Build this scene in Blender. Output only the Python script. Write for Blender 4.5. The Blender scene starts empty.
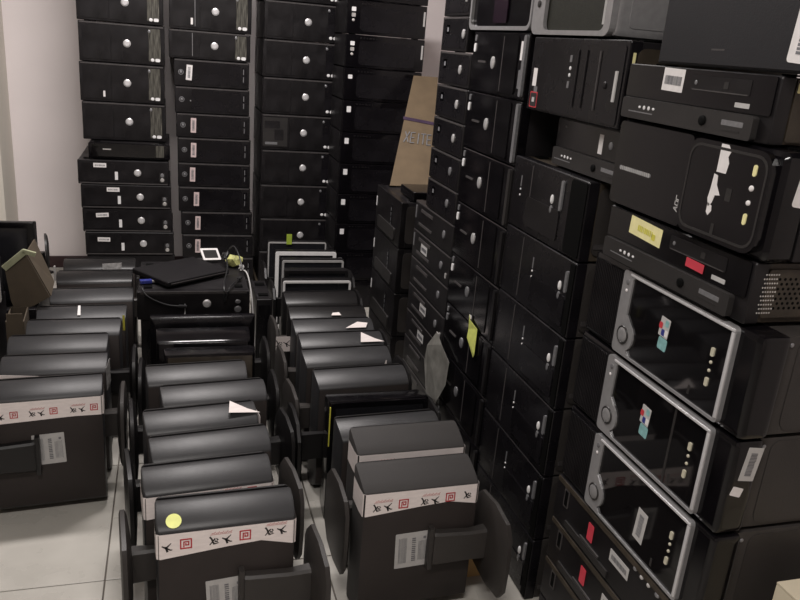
import bpy, bmesh, math, random
from mathutils import Matrix, Vector, Euler

random.seed(7)
scn = bpy.context.scene
C = scn.collection
PI = math.pi

# ---------------------------------------------------------------- camera, world, light, exposure
RIGHT = Vector((0.95909009, -0.27179945, 0.07919132))
CX = ((0.95909009, -0.01401747, 0.28275381), (-0.27179945, -0.32497761, 0.90582262), (0.07919132, -0.94561782, -0.31549274))
cam_d = bpy.data.cameras.new('camera')
cam = bpy.data.objects.new('camera', cam_d)
C.objects.link(cam)
m = Matrix.Identity(4)
for r in range(3):
    m[r][0] = CX[r][0]
    m[r][1] = -CX[r][1]
    m[r][2] = -CX[r][2]
m[0][3], m[1][3], m[2][3] = 0.0, 0.0, 1.435
cam.matrix_world = m
cam_d.sensor_width = 36.0
cam_d.lens = 766.5 / 800 * 36.0
cam_d.clip_start = 0.02
scn.camera = cam

world = bpy.data.worlds.new('world')
scn.world = world
world.use_nodes = True
world.node_tree.nodes['Background'].inputs[0].default_value = (0.9, 0.93, 1.0, 1)
world.node_tree.nodes['Background'].inputs[1].default_value = 0.05


def area(name, loc, target, sx, sy, power, col):
    d = bpy.data.lights.new(name, 'AREA')
    d.shape = 'RECTANGLE'
    d.size, d.size_y, d.energy, d.color = sx, sy, power, col
    o = bpy.data.objects.new(name, d)
    C.objects.link(o)
    o.location = loc
    o.rotation_euler = (Vector(target) - Vector(loc)).to_track_quat('-Z', 'Y').to_euler()
    return o


area('ceiling_tube_light', (0.05, 3.0, 2.62), (0.05, 3.0, 0), 1.1, 0.18, 48, (1.0, 0.945, 0.925))
area('ceiling_tube_light', (-0.2, 0.2, 2.62), (-0.2, 0.2, 0), 1.1, 0.18, 31, (1.0, 0.95, 0.91))

vs = scn.view_settings
vs.view_transform = 'Standard'
vs.look = 'None'
vs.gamma = 1.0
vs.use_curve_mapping = False
vs.exposure = 0.46


# ---------------------------------------------------------------- materials
MATS = {}


def mat(name, col, rough=0.5, metal=0.0, var=0.15, scale=25.0, bump=0.0, bscale=200.0, spec=0.5, coat=0.0, stretch=None, rvar=0.0):
    if name in MATS:
        return MATS[name]
    mm = bpy.data.materials.new(name)
    mm.use_nodes = True
    nt = mm.node_tree
    b = nt.nodes['Principled BSDF']
    b.inputs['Roughness'].default_value = rough
    b.inputs['Metallic'].default_value = metal
    b.inputs['Specular IOR Level'].default_value = spec
    b.inputs['Coat Weight'].default_value = coat
    b.inputs['Coat Roughness'].default_value = 0.06
    tc = nt.nodes.new('ShaderNodeTexCoord')
    mp = nt.nodes.new('ShaderNodeMapping')
    nt.links.new(tc.outputs['Object'], mp.inputs[0])
    if stretch:
        mp.inputs['Scale'].default_value = stretch
    n = nt.nodes.new('ShaderNodeTexNoise')
    n.inputs['Scale'].default_value = scale
    n.inputs['Detail'].default_value = 5
    nt.links.new(mp.outputs[0], n.inputs['Vector'])
    r = nt.nodes.new('ShaderNodeValToRGB')
    r.color_ramp.elements[0].position = 0.3
    r.color_ramp.elements[1].position = 0.7
    r.color_ramp.elements[0].color = tuple(max(0, c * (1 - var)) for c in col) + (1,)
    r.color_ramp.elements[1].color = tuple(min(1, c * (1 + var)) for c in col) + (1,)
    nt.links.new(n.outputs[0], r.inputs[0])
    nt.links.new(r.outputs[0], b.inputs['Base Color'])
    if rvar:
        mr = nt.nodes.new('ShaderNodeMapRange')
        mr.inputs[1].default_value, mr.inputs[2].default_value = 0.3, 0.7
        mr.inputs[3].default_value, mr.inputs[4].default_value = max(0.02, rough - rvar), min(1, rough + rvar)
        nt.links.new(n.outputs[0], mr.inputs[0])
        nt.links.new(mr.outputs[0], b.inputs['Roughness'])
    if bump:
        n2 = nt.nodes.new('ShaderNodeTexNoise')
        n2.inputs['Scale'].default_value = bscale
        nt.links.new(mp.outputs[0], n2.inputs['Vector'])
        bp = nt.nodes.new('ShaderNodeBump')
        bp.inputs['Strength'].default_value = bump
        bp.inputs['Distance'].default_value = 0.002
        nt.links.new(n2.outputs[0], bp.inputs['Height'])
        nt.links.new(bp.outputs[0], b.inputs['Normal'])
    MATS[name] = mm
    return mm


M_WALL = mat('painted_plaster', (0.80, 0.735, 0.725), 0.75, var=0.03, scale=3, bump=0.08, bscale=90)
M_WALL_L = mat('low_bounce_plaster', (0.30, 0.28, 0.25), 0.75, var=0.03, scale=3, bump=0.08, bscale=90)  # for the unseen left wall, darkened to cut bounce onto the right row
M_PILLAR = mat('cream_painted_pilaster', (0.72, 0.68, 0.60), 0.75, var=0.03, scale=3, bump=0.08, bscale=90)
M_CEIL = mat('ceiling_paint', (0.62, 0.60, 0.57), 0.9, var=0.03, scale=3)
M_TILE = mat('glazed_floor_tile', (0.45, 0.43, 0.39), 0.30, var=0.07, scale=7, rvar=0.1)
M_GROUT = mat('dark_grout', (0.12, 0.105, 0.09), 0.9, var=0.2)
M_BASE = mat('dark_red_baseboard', (0.035, 0.015, 0.017), 0.4)
M_CASE = mat('black_painted_steel', (0.011, 0.0098, 0.0108), 0.42, spec=0.3, var=0.3, scale=12, bump=0.1, bscale=350, rvar=0.08)
M_CASE_G = mat('dusty_grey_painted_steel', (0.037, 0.033, 0.031), 0.45, spec=0.3, var=0.2, scale=9, bump=0.1, bscale=350, rvar=0.06)
M_DUST = mat('dusty_brown_steel', (0.042, 0.033, 0.024), 0.45, spec=0.35, var=0.35, scale=18, bump=0.15, bscale=200, rvar=0.08)
M_FRONT = mat('black_matte_plastic', (0.0088, 0.0078, 0.0086), 0.36, spec=0.3, var=0.35, scale=14, rvar=0.08)
M_GLOSS = mat('black_glossy_plastic', (0.004, 0.0035, 0.0044), 0.14, spec=0.35, var=0.3, scale=10, rvar=0.04)
M_SATIN = mat('black_satin_plastic', (0.0062, 0.0055, 0.0068), 0.27, spec=0.3, var=0.3, scale=10, rvar=0.06)
M_MIRROR = mat('piano_black_acrylic', (0.005, 0.0045, 0.005), 0.05, var=0.2, scale=8)
M_GREYP = mat('dark_grey_plastic', (0.026, 0.024, 0.0235), 0.4, spec=0.35, var=0.15, scale=10)
M_EDGE = mat('worn_grey_edge_plastic', (0.055, 0.05, 0.05), 0.4, var=0.25, scale=40)
M_SEAM = mat('dark_recess', (0.002, 0.002, 0.002), 0.7, spec=0.08)
M_PORT = mat('bare_port_metal', (0.62, 0.60, 0.58), 0.35, metal=0.55, var=0.2, scale=120)
M_WPORT = mat('pale_port_insert', (0.75, 0.74, 0.74), 0.4, var=0.08)
M_JACK = mat('yellowed_port_insert', (0.52, 0.49, 0.38), 0.4, var=0.08)
M_SILVER = mat('silver_painted_plastic', (0.36, 0.355, 0.36), 0.3, metal=0.45, var=0.07, scale=60)
M_BRIGHT = mat('bright_silver_trim', (0.72, 0.71, 0.72), 0.25, metal=0.35, var=0.05, scale=60)
M_BADGE = mat('brushed_silver_badge', (0.62, 0.61, 0.61), 0.32, metal=0.5, var=0.12, scale=180)
M_DIM = mat('dim_silver_badge', (0.25, 0.25, 0.26), 0.35, metal=0.5, var=0.15, scale=150)
M_PAPER = mat('white_sticker_paper', (0.74, 0.71, 0.70), 0.6, var=0.06, scale=60)
M_PINK = mat('pinkish_sticker_paper', (0.60, 0.48, 0.47), 0.6, var=0.1, scale=90)
M_GREYLAB = mat('grey_label_paper', (0.46, 0.45, 0.44), 0.6, var=0.06, scale=60)
M_INK = mat('black_ink', (0.012, 0.01, 0.01), 0.6)
M_GINK = mat('grey_ink', (0.16, 0.16, 0.17), 0.6)
M_RINK = mat('red_ink', (0.50, 0.035, 0.045), 0.6)
M_PINKINK = mat('faint_red_ink', (0.62, 0.33, 0.32), 0.6)
M_TAPE = mat('white_packing_tape', (0.86, 0.78, 0.755), 0.3, var=0.06, scale=35, bump=0.25, bscale=45, stretch=(1, 1, 4))
M_RED = mat('red_sticker', (0.55, 0.045, 0.07), 0.5, var=0.1)
M_YEL = mat('cream_yellow_label', (0.80, 0.74, 0.38), 0.55, var=0.08, scale=60)
M_LIME = mat('lime_sticky_note', (0.30, 0.40, 0.04), 0.6, var=0.1)
M_NOTE = mat('yellow_green_sticky_note', (0.62, 0.66, 0.16), 0.6, var=0.12, scale=50)
M_SPOT = mat('pale_yellow_round_sticker', (0.86, 0.90, 0.30), 0.4, var=0.12, scale=45)
M_YEDGE = mat('yellow_film', (0.62, 0.58, 0.08), 0.4)
M_KRAFT = mat('shaded_kraft_cardboard', (0.125, 0.088, 0.05), 0.8, var=0.12, scale=15, bump=0.15, bscale=60)  # darkened board: the shade on the leaning sheet is put into the colour
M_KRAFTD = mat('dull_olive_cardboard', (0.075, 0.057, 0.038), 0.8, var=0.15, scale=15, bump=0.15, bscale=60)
M_KRAFTE = mat('pale_cut_cardboard', (0.30, 0.31, 0.20), 0.8, var=0.12, scale=60)
M_ORANGE = mat('tan_cardboard', (0.40, 0.25, 0.10), 0.8, var=0.1, scale=15)
M_CREAM = mat('cream_carton', (0.70, 0.62, 0.47), 0.7, var=0.05, scale=15)
M_PURPLE = mat('purple_parcel_tape', (0.05, 0.03, 0.06), 0.4)
M_MONG = mat('grey_monitor_plastic', (0.025, 0.0245, 0.026), 0.45, spec=0.42, var=0.12, scale=7, bump=0.12, bscale=500, rvar=0.05)
M_MONM = mat('matte_grey_brown_monitor_plastic', (0.040, 0.037, 0.036), 0.7, spec=0.3, var=0.08, scale=7, bump=0.12, bscale=500)
M_MONB = mat('brown_black_monitor_back', (0.027, 0.0215, 0.020), 0.5, spec=0.3, var=0.12, scale=7, bump=0.15, bscale=450)
M_MOND = mat('black_monitor_plastic', (0.009, 0.0082, 0.0085), 0.38, spec=0.35, var=0.2, scale=8, bump=0.1, bscale=450)
M_STAND = mat('grey_brown_stand_plastic', (0.033, 0.029, 0.027), 0.45, spec=0.35, var=0.15, scale=10, bump=0.1, bscale=450)
M_SCREEN = mat('switched_off_screen', (0.012, 0.012, 0.014), 0.2, var=0.1)
M_WRIM = mat('white_monitor_rim', (0.78, 0.77, 0.76), 0.4, var=0.05)
M_SRIM = mat('silver_monitor_rim', (0.46, 0.45, 0.44), 0.35, metal=0.2, var=0.08)
M_CABLE = mat('black_cable_rubber', (0.012, 0.012, 0.013), 0.45)
M_BLUE = mat('blue_plastic', (0.03, 0.04, 0.22), 0.35)
M_TEAL = mat('teal_chip_sticker', (0.22, 0.42, 0.42), 0.35, var=0.25, scale=90)
M_SPAPER = mat('crumpled_silver_film', (0.55, 0.54, 0.53), 0.25, metal=0.5, var=0.4, scale=70, bump=0.8, bscale=60)
M_FILM = mat('grey_plastic_film', (0.17, 0.165, 0.15), 0.3, var=0.25, scale=25, bump=0.6, bscale=35)
M_OLIVE = mat('dark_olive_mesh', (0.014, 0.014, 0.0085), 0.6, spec=0.2, var=0.25, scale=150, bump=0.5, bscale=500)
M_BAG = mat('black_laptop_sleeve', (0.006, 0.005, 0.006), 0.65, spec=0.25, var=0.2, bump=0.3, bscale=250)
M_BRUSH = mat('streaked_port_panel', (0.085, 0.082, 0.07), 0.3, metal=0.3, var=0.95, scale=22, stretch=(9, 1, 0.7))
M_TOPC = mat('blue_black_painted_steel', (0.015, 0.0145, 0.0165), 0.5, spec=0.25, var=0.12, scale=6, bump=0.1, bscale=350)
M_TINT = mat('plum_tinted_gloss', (0.014, 0.006, 0.013), 0.2)

# ---------------------------------------------------------------- mesh makers
CACHE = {}


def finish(bm, mats, smooth=False):
    bmesh.ops.recalc_face_normals(bm, faces=bm.faces)
    me = bpy.data.meshes.new('mesh')
    bm.to_mesh(me)
    bm.free()
    for mm in mats:
        me.materials.append(mm)
    if smooth:
        for p in me.polygons:
            p.use_smooth = True
        me.set_sharp_from_angle(angle=math.radians(smooth if smooth is not True else 35))
    return me


def cached(key, fn):
    if key not in CACHE:
        CACHE[key] = fn()
    return CACHE[key]


def R4(*a):
    return tuple(round(x, 4) if isinstance(x, float) else x for x in a)


def box(w, d, h, mm, bev=0.002, seg=2):
    """box centred on the origin"""
    def f():
        bm = bmesh.new()
        bmesh.ops.create_cube(bm, size=1.0, matrix=Matrix.Diagonal((w, d, h, 1)))
        b = min(bev, w * .4, d * .4, h * .4)
        if b > 0.0002:
            bmesh.ops.bevel(bm, geom=list(bm.edges), offset=b, segments=seg, profile=0.7, affect='EDGES')
        return finish(bm, [mm], smooth=40 if seg > 1 else False)
    return cached(R4('box', w, d, h, mm.name, bev, seg), f)


def rr_pts(w, h, r, n=4, cx=0.0, cz=0.0):
    pts = []
    r = min(r, w * .499, h * .499)
    for (sx, sz, a0) in ((1, 1, 0), (-1, 1, PI / 2), (-1, -1, PI), (1, -1, 1.5 * PI)):
        for k in range(n + 1):
            a = a0 + k * PI / 2 / n
            pts.append((cx + sx * (w / 2 - r) + r * math.cos(a), cz + sz * (h / 2 - r) + r * math.sin(a)))
    return pts


def prism(bm, pts, y0, y1):
    """outline in x,z pushed from y0 to y1"""
    a = [bm.verts.new((x, y0, z)) for x, z in pts]
    b = [bm.verts.new((x, y1, z)) for x, z in pts]
    n = len(pts)
    fs = [bm.faces.new(a), bm.faces.new(b[::-1])]
    for i in range(n):
        fs.append(bm.faces.new((a[i], b[i], b[(i + 1) % n], a[(i + 1) % n])))
    return fs


def plate(w, h, t, r, mm):
    """rounded plate, back at y=0, front at y=-t"""
    def f():
        bm = bmesh.new()
        prism(bm, rr_pts(w, h, r), 0, -t)
        return finish(bm, [mm])
    return cached(R4('plate', w, h, t, r, mm.name), f)


def ring_plate(outer, inner, t, mm, key):
    def f():
        bm = bmesh.new()
        es = []
        for pts in (outer, inner):
            vv = [bm.verts.new((x, 0, z)) for x, z in pts]
            es += [bm.edges.new((vv[i], vv[(i + 1) % len(vv)])) for i in range(len(vv))]
        bmesh.ops.triangle_fill(bm, use_beauty=True, edges=es)
        g = bmesh.ops.extrude_face_region(bm, geom=list(bm.faces))
        for v in g['geom']:
            if isinstance(v, bmesh.types.BMVert):
                v.co.y -= t
        return finish(bm, [mm])
    return cached(('ring', key, mm.name), f)


def dome(rx, rz, t, mm):
    """domed oval badge bulging towards -y"""
    def f():
        bm = bmesh.new()
        n = 20
        rings = []
        for (s, y) in ((1, 0), (1, -t * .5), (.82, -t * .85), (.45, -t)):
            rings.append([bm.verts.new((rx * s * math.cos(2 * PI * k / n), y, rz * s * math.sin(2 * PI * k / n))) for k in range(n)])
        for a, b in zip(rings, rings[1:]):
            for k in range(n):
                bm.faces.new((a[k], a[(k + 1) % n], b[(k + 1) % n], b[k]))
        bm.faces.new(rings[-1])
        bm.faces.new(rings[0][::-1])
        return finish(bm, [mm], smooth=50)
    return cached(R4('dome', rx, rz, t, mm.name), f)


def torus(r, t, mm):
    def f():
        bm = bmesh.new()
        n, k2 = 24, 6
        g = [[bm.verts.new(((r + t * math.cos(2 * PI * j / k2)) * math.cos(2 * PI * i / n), t * .8 * math.sin(2 * PI * j / k2), (r + t * math.cos(2 * PI * j / k2)) * math.sin(2 * PI * i / n))) for j in range(k2)] for i in range(n)]
        for i in range(n):
            for j in range(k2):
                bm.faces.new((g[i][j], g[(i + 1) % n][j], g[(i + 1) % n][(j + 1) % k2], g[i][(j + 1) % k2]))
        return finish(bm, [mm], smooth=True)
    return cached(R4('torus', r, t, mm.name), f)


def bars(w, h, n, mm, vertical=True, seed=1, t=0.0004, fill=0.55):
    """a row of printed bars or moulded slats in one piece"""
    def f():
        rnd = random.Random(seed)
        bm = bmesh.new()
        L = w if vertical else h
        step = L / n
        for i in range(n):
            c = -L / 2 + step * (i + .5)
            q = step * fill * (rnd.uniform(.6, 1.3) if seed else 1)
            ln = (h if vertical else w) * (rnd.uniform(.9, 1.0) if seed else 1)
            if vertical:
                pts = [(c - q / 2, -ln / 2), (c + q / 2, -ln / 2), (c + q / 2, ln / 2), (c - q / 2, ln / 2)]
            else:
                pts = [(-w / 2, c - q / 2), (-w / 2 + ln, c - q / 2), (-w / 2 + ln, c + q / 2), (-w / 2, c + q / 2)]
            prism(bm, pts, 0, -t)
        return finish(bm, [mm])
    return cached(R4('bars', w, h, n, mm.name, vertical, seed, t, fill), f)


def strokes(lines, mm, key, t=0.0004):
    """flat brush strokes; lines = [(points, width0, width1)]"""
    def f():
        bm = bmesh.new()
        for pts, w0, w1 in lines:
            n = len(pts) - 1
            for i in range(n):
                (x0, z0), (x1, z1) = pts[i], pts[i + 1]
                a = w0 + (w1 - w0) * i / n
                b = w0 + (w1 - w0) * (i + 1) / n
                L = math.hypot(x1 - x0, z1 - z0) or 1e-6
                nx, nz = -(z1 - z0) / L, (x1 - x0) / L
                ex, ez = (x1 - x0) / L * a * .3, (z1 - z0) / L * a * .3
                prism(bm, [(x0 - ex + nx * a / 2, z0 - ez + nz * a / 2), (x0 - ex - nx * a / 2, z0 - ez - nz * a / 2), (x1 + ex - nx * b / 2, z1 + ez - nz * b / 2), (x1 + ex + nx * b / 2, z1 + ez + nz * b / 2)], 0, -t)
        return finish(bm, [mm])
    return cached(('strokes', key, mm.name), f)


def poly(pts, t, mm, key):
    def f():
        bm = bmesh.new()
        prism(bm, pts, 0, -t)
        return finish(bm, [mm])
    return cached(('poly', key, mm.name), f)


def holes(w, h, nx, nz, r, mm):
    def f():
        bm = bmesh.new()
        for i in range(nx):
            for j in range(nz):
                x = -w / 2 + w * (i + .5) / nx + (w / nx * .25 if j % 2 else -w / nx * .25)
                z = -h / 2 + h * (j + .5) / nz
                prism(bm, [(x + r * math.cos(k * PI / 3), z + r * math.sin(k * PI / 3)) for k in range(6)], 0, -0.0005)
        return finish(bm, [mm])
    return cached(R4('holes', w, h, nx, nz, r, mm.name), f)


def tube(pts, r, mm, sides=8):
    bm = bmesh.new()
    P_ = [Vector(p) for p in pts]
    # smooth the path
    for _ in range(2):
        q = [P_[0]]
        for a, b in zip(P_, P_[1:]):
            q += [a * .75 + b * .25, a * .25 + b * .75]
        q.append(P_[-1])
        P_ = q
    rings = []
    for i, p in enumerate(P_):
        t = (P_[min(i + 1, len(P_) - 1)] - P_[max(i - 1, 0)]).normalized()
        u = t.cross(Vector((0.13, 0.31, 1))).normalized()
        v = t.cross(u)
        rings.append([bm.verts.new(p + r * (u * math.cos(2 * PI * k / sides) + v * math.sin(2 * PI * k / sides))) for k in range(sides)])
    for a, b in zip(rings, rings[1:]):
        for k in range(sides):
            bm.faces.new((a[k], a[(k + 1) % sides], b[(k + 1) % sides], b[k]))
    bm.faces.new(rings[0][::-1])
    bm.faces.new(rings[-1])
    return finish(bm, [mm], smooth=True)


# ---------------------------------------------------------------- scene-object helpers
LABELS = {}


def link(name, me, parent=None, loc=(0, 0, 0), rot=(0, 0, 0), label=None):
    o = bpy.data.objects.new(name, me)
    C.objects.link(o)
    o.location = loc
    o.rotation_euler = rot
    if parent:
        o.parent = parent
    if label:
        o['label'] = label
    return o


def thing(name, label, cat, loc, rotz=0.0, group=None, rot=None):
    o = bpy.data.objects.new(name, None)
    o.empty_display_size = 0.05
    C.objects.link(o)
    o.location = loc
    o.rotation_euler = rot or (0, 0, rotz)
    o['label'] = label
    o['category'] = cat
    if group:
        o['group'] = group
    return o


def struct(name, me, loc=(0, 0, 0), parent=None):
    o = link(name, me, parent, loc)
    if parent is None:
        o['kind'] = 'structure'
    return o


ORD = ['zeroth', 'first', 'second', 'third', 'fourth', 'fifth', 'sixth', 'seventh', 'eighth', 'ninth', 'tenth', 'eleventh', 'twelfth', 'thirteenth', 'fourteenth', 'fifteenth', 'sixteenth']


def place(i, n, top='topmost', bottom='bottom'):
    """i counted from the top, 0-based"""
    if i == 0:
        return top
    if i == n - 1:
        return bottom
    if i < n / 2 + 1:
        return ORD[i + 1] + ' from top'
    return ORD[n - i] + ' from bottom'


# ---------------------------------------------------------------- the room
XL, XR, YB, YF, ZC = -3.19, 1.95, 4.82, -2.2, 2.7
floor = struct('floor', box(XR - XL + .4, YB - YF + .4, 0.05, M_GROUT, 0), ((XL + XR) / 2, (YB + YF) / 2, -0.0335))
xe = [XL, -2.59, -1.99, -1.39, -0.79, -0.19, 0.41, 1.01, 1.61, XR]
ye = [YF, -1.75, -1.15, -0.55, 0.05, 0.65, 1.25, 1.85, 2.45, 3.05, 3.65, 4.25, YB]
for i in range(len(xe) - 1):
    for j in range(len(ye) - 1):
        w, d = xe[i + 1] - xe[i] - 0.004, ye[j + 1] - ye[j] - 0.004
        t = link('tile', box(w, d, 0.01, M_TILE, 0.0012, 1), floor)
        t.location = Vector(((xe[i] + xe[i + 1]) / 2, (ye[j] + ye[j + 1]) / 2, -0.005)) - floor.location
struct('wall_back', box(XR - XL + .2, 0.1, ZC, M_WALL, 0), ((XL + XR) / 2, YB + 0.05, ZC / 2))
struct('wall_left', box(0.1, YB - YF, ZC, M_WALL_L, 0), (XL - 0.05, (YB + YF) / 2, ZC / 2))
struct('trim_1', box(0.16, 0.34, ZC, M_PILLAR, 0.004), (-0.945, YB - 0.17, ZC / 2))
struct('wall_right', box(0.1, YB - YF, ZC, M_WALL, 0), (XR + 0.05, (YB + YF) / 2, ZC / 2))
struct('wall_front', box(XR - XL + .2, 0.1, ZC, M_WALL, 0), ((XL + XR) / 2, YF - 0.05, ZC / 2))
struct('ceiling', box(XR - XL + .2, YB - YF + .2, 0.1, M_CEIL, 0), ((XL + XR) / 2, (YB + YF) / 2, ZC + 0.05))
struct('baseboard_back', box(XR - XL, 0.012, 0.07, M_BASE, 0.002), ((XL + XR) / 2, YB - 0.006, 0.035))
struct('baseboard_left', box(0.012, YB - YF - .03, 0.07, M_BASE, 0.002), (XL + 0.006, (YB + YF) / 2 - .015, 0.035))


# ---------------------------------------------------------------- computers
def feature(root, W, D, H, f, side=False):
    """f: dict(n=name, s=shape, u, v, w, h, m, t, ...) on the front face (or right-hand side face)"""
    n, s = f['n'], f.get('s', 'rect')
    u, v, w, h = f['u'], f['v'], f.get('w', .01), f.get('h', .01)
    mm, t = f.get('m', M_PORT), f.get('t', 0.0015)
    off = f.get('o', 0.0)
    if side:
        loc = (W / 2 + off + 0.0001, -D / 2 + u, v)
        base_rot = PI / 2
    else:
        loc = (-W / 2 + u, -D / 2 - off - 0.0001, v)
        base_rot = 0
    rot = (0, f.get('r', 0.0), base_rot)
    if s == 'rect':
        me = plate(w, h, t, f.get('rad', min(w, h) * .12), mm)
    elif s == 'dome':
        me = dome(w / 2, h / 2, t, mm)
    elif s == 'ring':
        me = torus(w / 2, t, mm)
    elif s == 'bars':
        me = bars(w, h, f['k'], mm, f.get('vert', True), f.get('seed', 0), t, f.get('fill', .55))
    elif s == 'holes':
        me = holes(w, h, f['k'], f['j'], f['hr'], mm)
    elif s == 'mesh':
        me = f['me']
    o = link(n, me, root, loc, rot, f.get('label'))
    for g in f.get('sub', ()):
        ss = g.get('s', 'rect')
        gw, gh = g.get('w', .01), g.get('h', .01)
        gm = g.get('m', M_INK)
        if ss == 'rect':
            me = plate(gw, gh, g.get('t', .0004), min(gw, gh) * .12, gm)
        elif ss == 'bars':
            me = bars(gw, gh, g['k'], gm, g.get('vert', True), g.get('seed', 3), g.get('t', .0004))
        elif ss == 'dome':
            me = dome(gw / 2, gh / 2, g.get('t', .001), gm)
        elif ss == 'mesh':
            me = g['me']
        link(g['n'], me, o, (g.get('u', 0), -t - .0002, g.get('v', 0)))
    return o


def computer(name, label, group, x0, y0, z0, W, H, D, feats=(), sides=(), facing='front', case=M_CASE, front=M_FRONT, bez=0.03, brad=0.006, gap=0.003, yaw=0.0, cat='computer'):
    """facing 'front': face plane at y0 looking to -Y, x0 its left edge.
       facing 'aisle': face plane at x0 looking to -X, y0 its far edge (left as seen from the aisle)."""
    if facing == 'front':
        loc, rz = (x0 + W / 2, y0 + D / 2, z0), 0.0
    else:
        loc, rz = (x0 + D / 2, y0 - W / 2, z0), -PI / 2
    root = thing(name, label, cat, loc, rz + yaw, group)
    h = H - gap
    # the feet strip keeps the boxes apart, the shell sits on it
    link('case', box(W - .006, D - bez, h - .004, case, 0.003), root, (0, bez / 2, (h - .004) / 2 + .002))
    link('front_bezel', box(W, bez, h, front, brad, 3), root, (0, -D / 2 + bez / 2, h / 2))
    for sx in (-1, 1):
        for sy in (-1, 1):
            link('foot', box(0.03, 0.03, gap, M_SEAM, 0), root, (sx * (W / 2 - .04), sy * (D / 2 - .06), h + gap / 2))
    for f in feats:
        feature(root, W, D, H, f)
    for f in sides:
        feature(root, W, D, H, f, True)
    return root


def sticker(u, v, w, h, m_=M_PAPER, r=0.0, code=True, label=None, seed=3, n='sticker', o=0.0):
    d = dict(n=n, u=u, v=v, w=w, h=h, m=m_, t=.0005, rad=.001, r=r, label=label, o=o)
    if code:
        if w >= h:
            d['sub'] = [dict(n='barcode', s='bars', w=w * .8, h=h * .4, k=max(6, int(w / .0035)), m=M_GINK, seed=seed, v=-h * .02)]
        else:
            d['sub'] = [dict(n='barcode', s='bars', w=w * .45, h=h * .7, k=max(6, int(h / .004)), m=M_GINK, vert=False, seed=seed)]
    return d


def tower_feats(W, H, dim=0.0, bright=True, st=None, doc=False):
    """mini tower lying on its side with a round badge and a port panel on the right"""
    b = M_BADGE
    fs = [dict(n='drive_door', u=W * .2, v=H * .5, w=W * .32, h=H * .86, m=M_FRONT, t=.0025, rad=.004),
          dict(n='drive_door', u=W * .44, v=H * .5, w=W * .13, h=H * .86, m=M_FRONT, t=.0018, rad=.004),
          dict(n='badge', s='dome', u=W * .555, v=H * .5, w=.038, h=.038, m=b, t=.006, sub=[dict(n='badge_face', s='dome', w=.026, h=.026, m=M_BRIGHT, t=.001)]),
          dict(n='port_panel', u=W * .88, v=H * .5, w=W * .14, h=H * .82, m=M_BRUSH if bright else M_SATIN, t=.002, rad=.006),
          dict(n='usb_port', s='dome', u=W * .853, v=H * .13, w=.019, h=.017, m=M_WPORT, t=.0035),
          dict(n='usb_port', u=W * .915, v=H * .13, w=.024, h=.016, m=M_WPORT, t=.0035, rad=.006),
          dict(n='power_button', s='dome', u=W * .82, v=H * .84, w=.014, h=.016, m=M_DIM, t=.003),
          dict(n='edge_strip', u=W * .5, v=H * .955, w=W * .97, h=.007, m=M_EDGE, t=.0015)]
    if st:
        fs.append(sticker(W * st[0], H * st[1], st[2], st[3], code=False, o=.0027))
    if doc:
        fs += [dict(n='exposed_drive_cage', u=W * .18, v=H * .5, w=W * .32, h=H * .8, m=M_GREYP, t=.003, rad=.002,
                    sub=[dict(n='cage_slot', w=W * .2, h=H * .2, u=-W * .04, v=H * .2, m=M_CASE), dict(n='cage_slot', w=W * .12, h=H * .3, u=W * .05, v=-H * .08, m=M_CASE),
                         dict(n='cage_plate', w=W * .16, h=H * .07, u=-W * .05, v=-H * .32, m=M_DIM)])]
    return fs


# ---- leftmost back stack: four towers over a glossy slab over six desktops
G1 = 'computers in the leftmost back stack'
S1n = 11
zt = 0.84
for k in range(5):
    z = zt + k * 0.1955
    i = 4 - k
    st = (.28, .2, .010, .03) if k == 1 else None
    lab = 'black tower lying sideways with silver badge, %s of leftmost back stack' % place(i, S1n)
    if i == 4:
        lab = 'black tower on its side resting on the glossy slab in leftmost back stack'
    computer('computer_tower', lab, G1, -0.44 - .004 * (k % 2), 4.33, z, 0.412, 0.1955, 0.44, tower_feats(.412, .1955, st=st))
root = computer('slim_computer', 'glossy black slim slab between towers and desktops of leftmost back stack', G1, -0.41, 4.235, 0.756, 0.40, 0.084, 0.50,
                [dict(n='gloss_panel', u=.2, v=.045, w=.37, h=.065, m=M_MIRROR, t=.004, rad=.02),
                 dict(n='glint_strip', u=.09, v=.05, w=.04, h=.006, m=M_PORT, t=.006),  # bright bar put in as a glint on the glossy slab
                 dict(n='port_panel', u=.35, v=.046, w=.04, h=.06, m=M_BRUSH, t=.006, rad=.004)], front=M_GLOSS, brad=.02)
LX = [-0.462, -0.452, -0.450, -0.442, -0.438, -0.436]
SX = [(.085, .098, .0, .01), (.135, .1, 0, .0), (.075, .09, -.06, 0), (.07, .085, .02, 0), (.08, .08, 0, 0), (.09, .08, 0, 0)]
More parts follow.
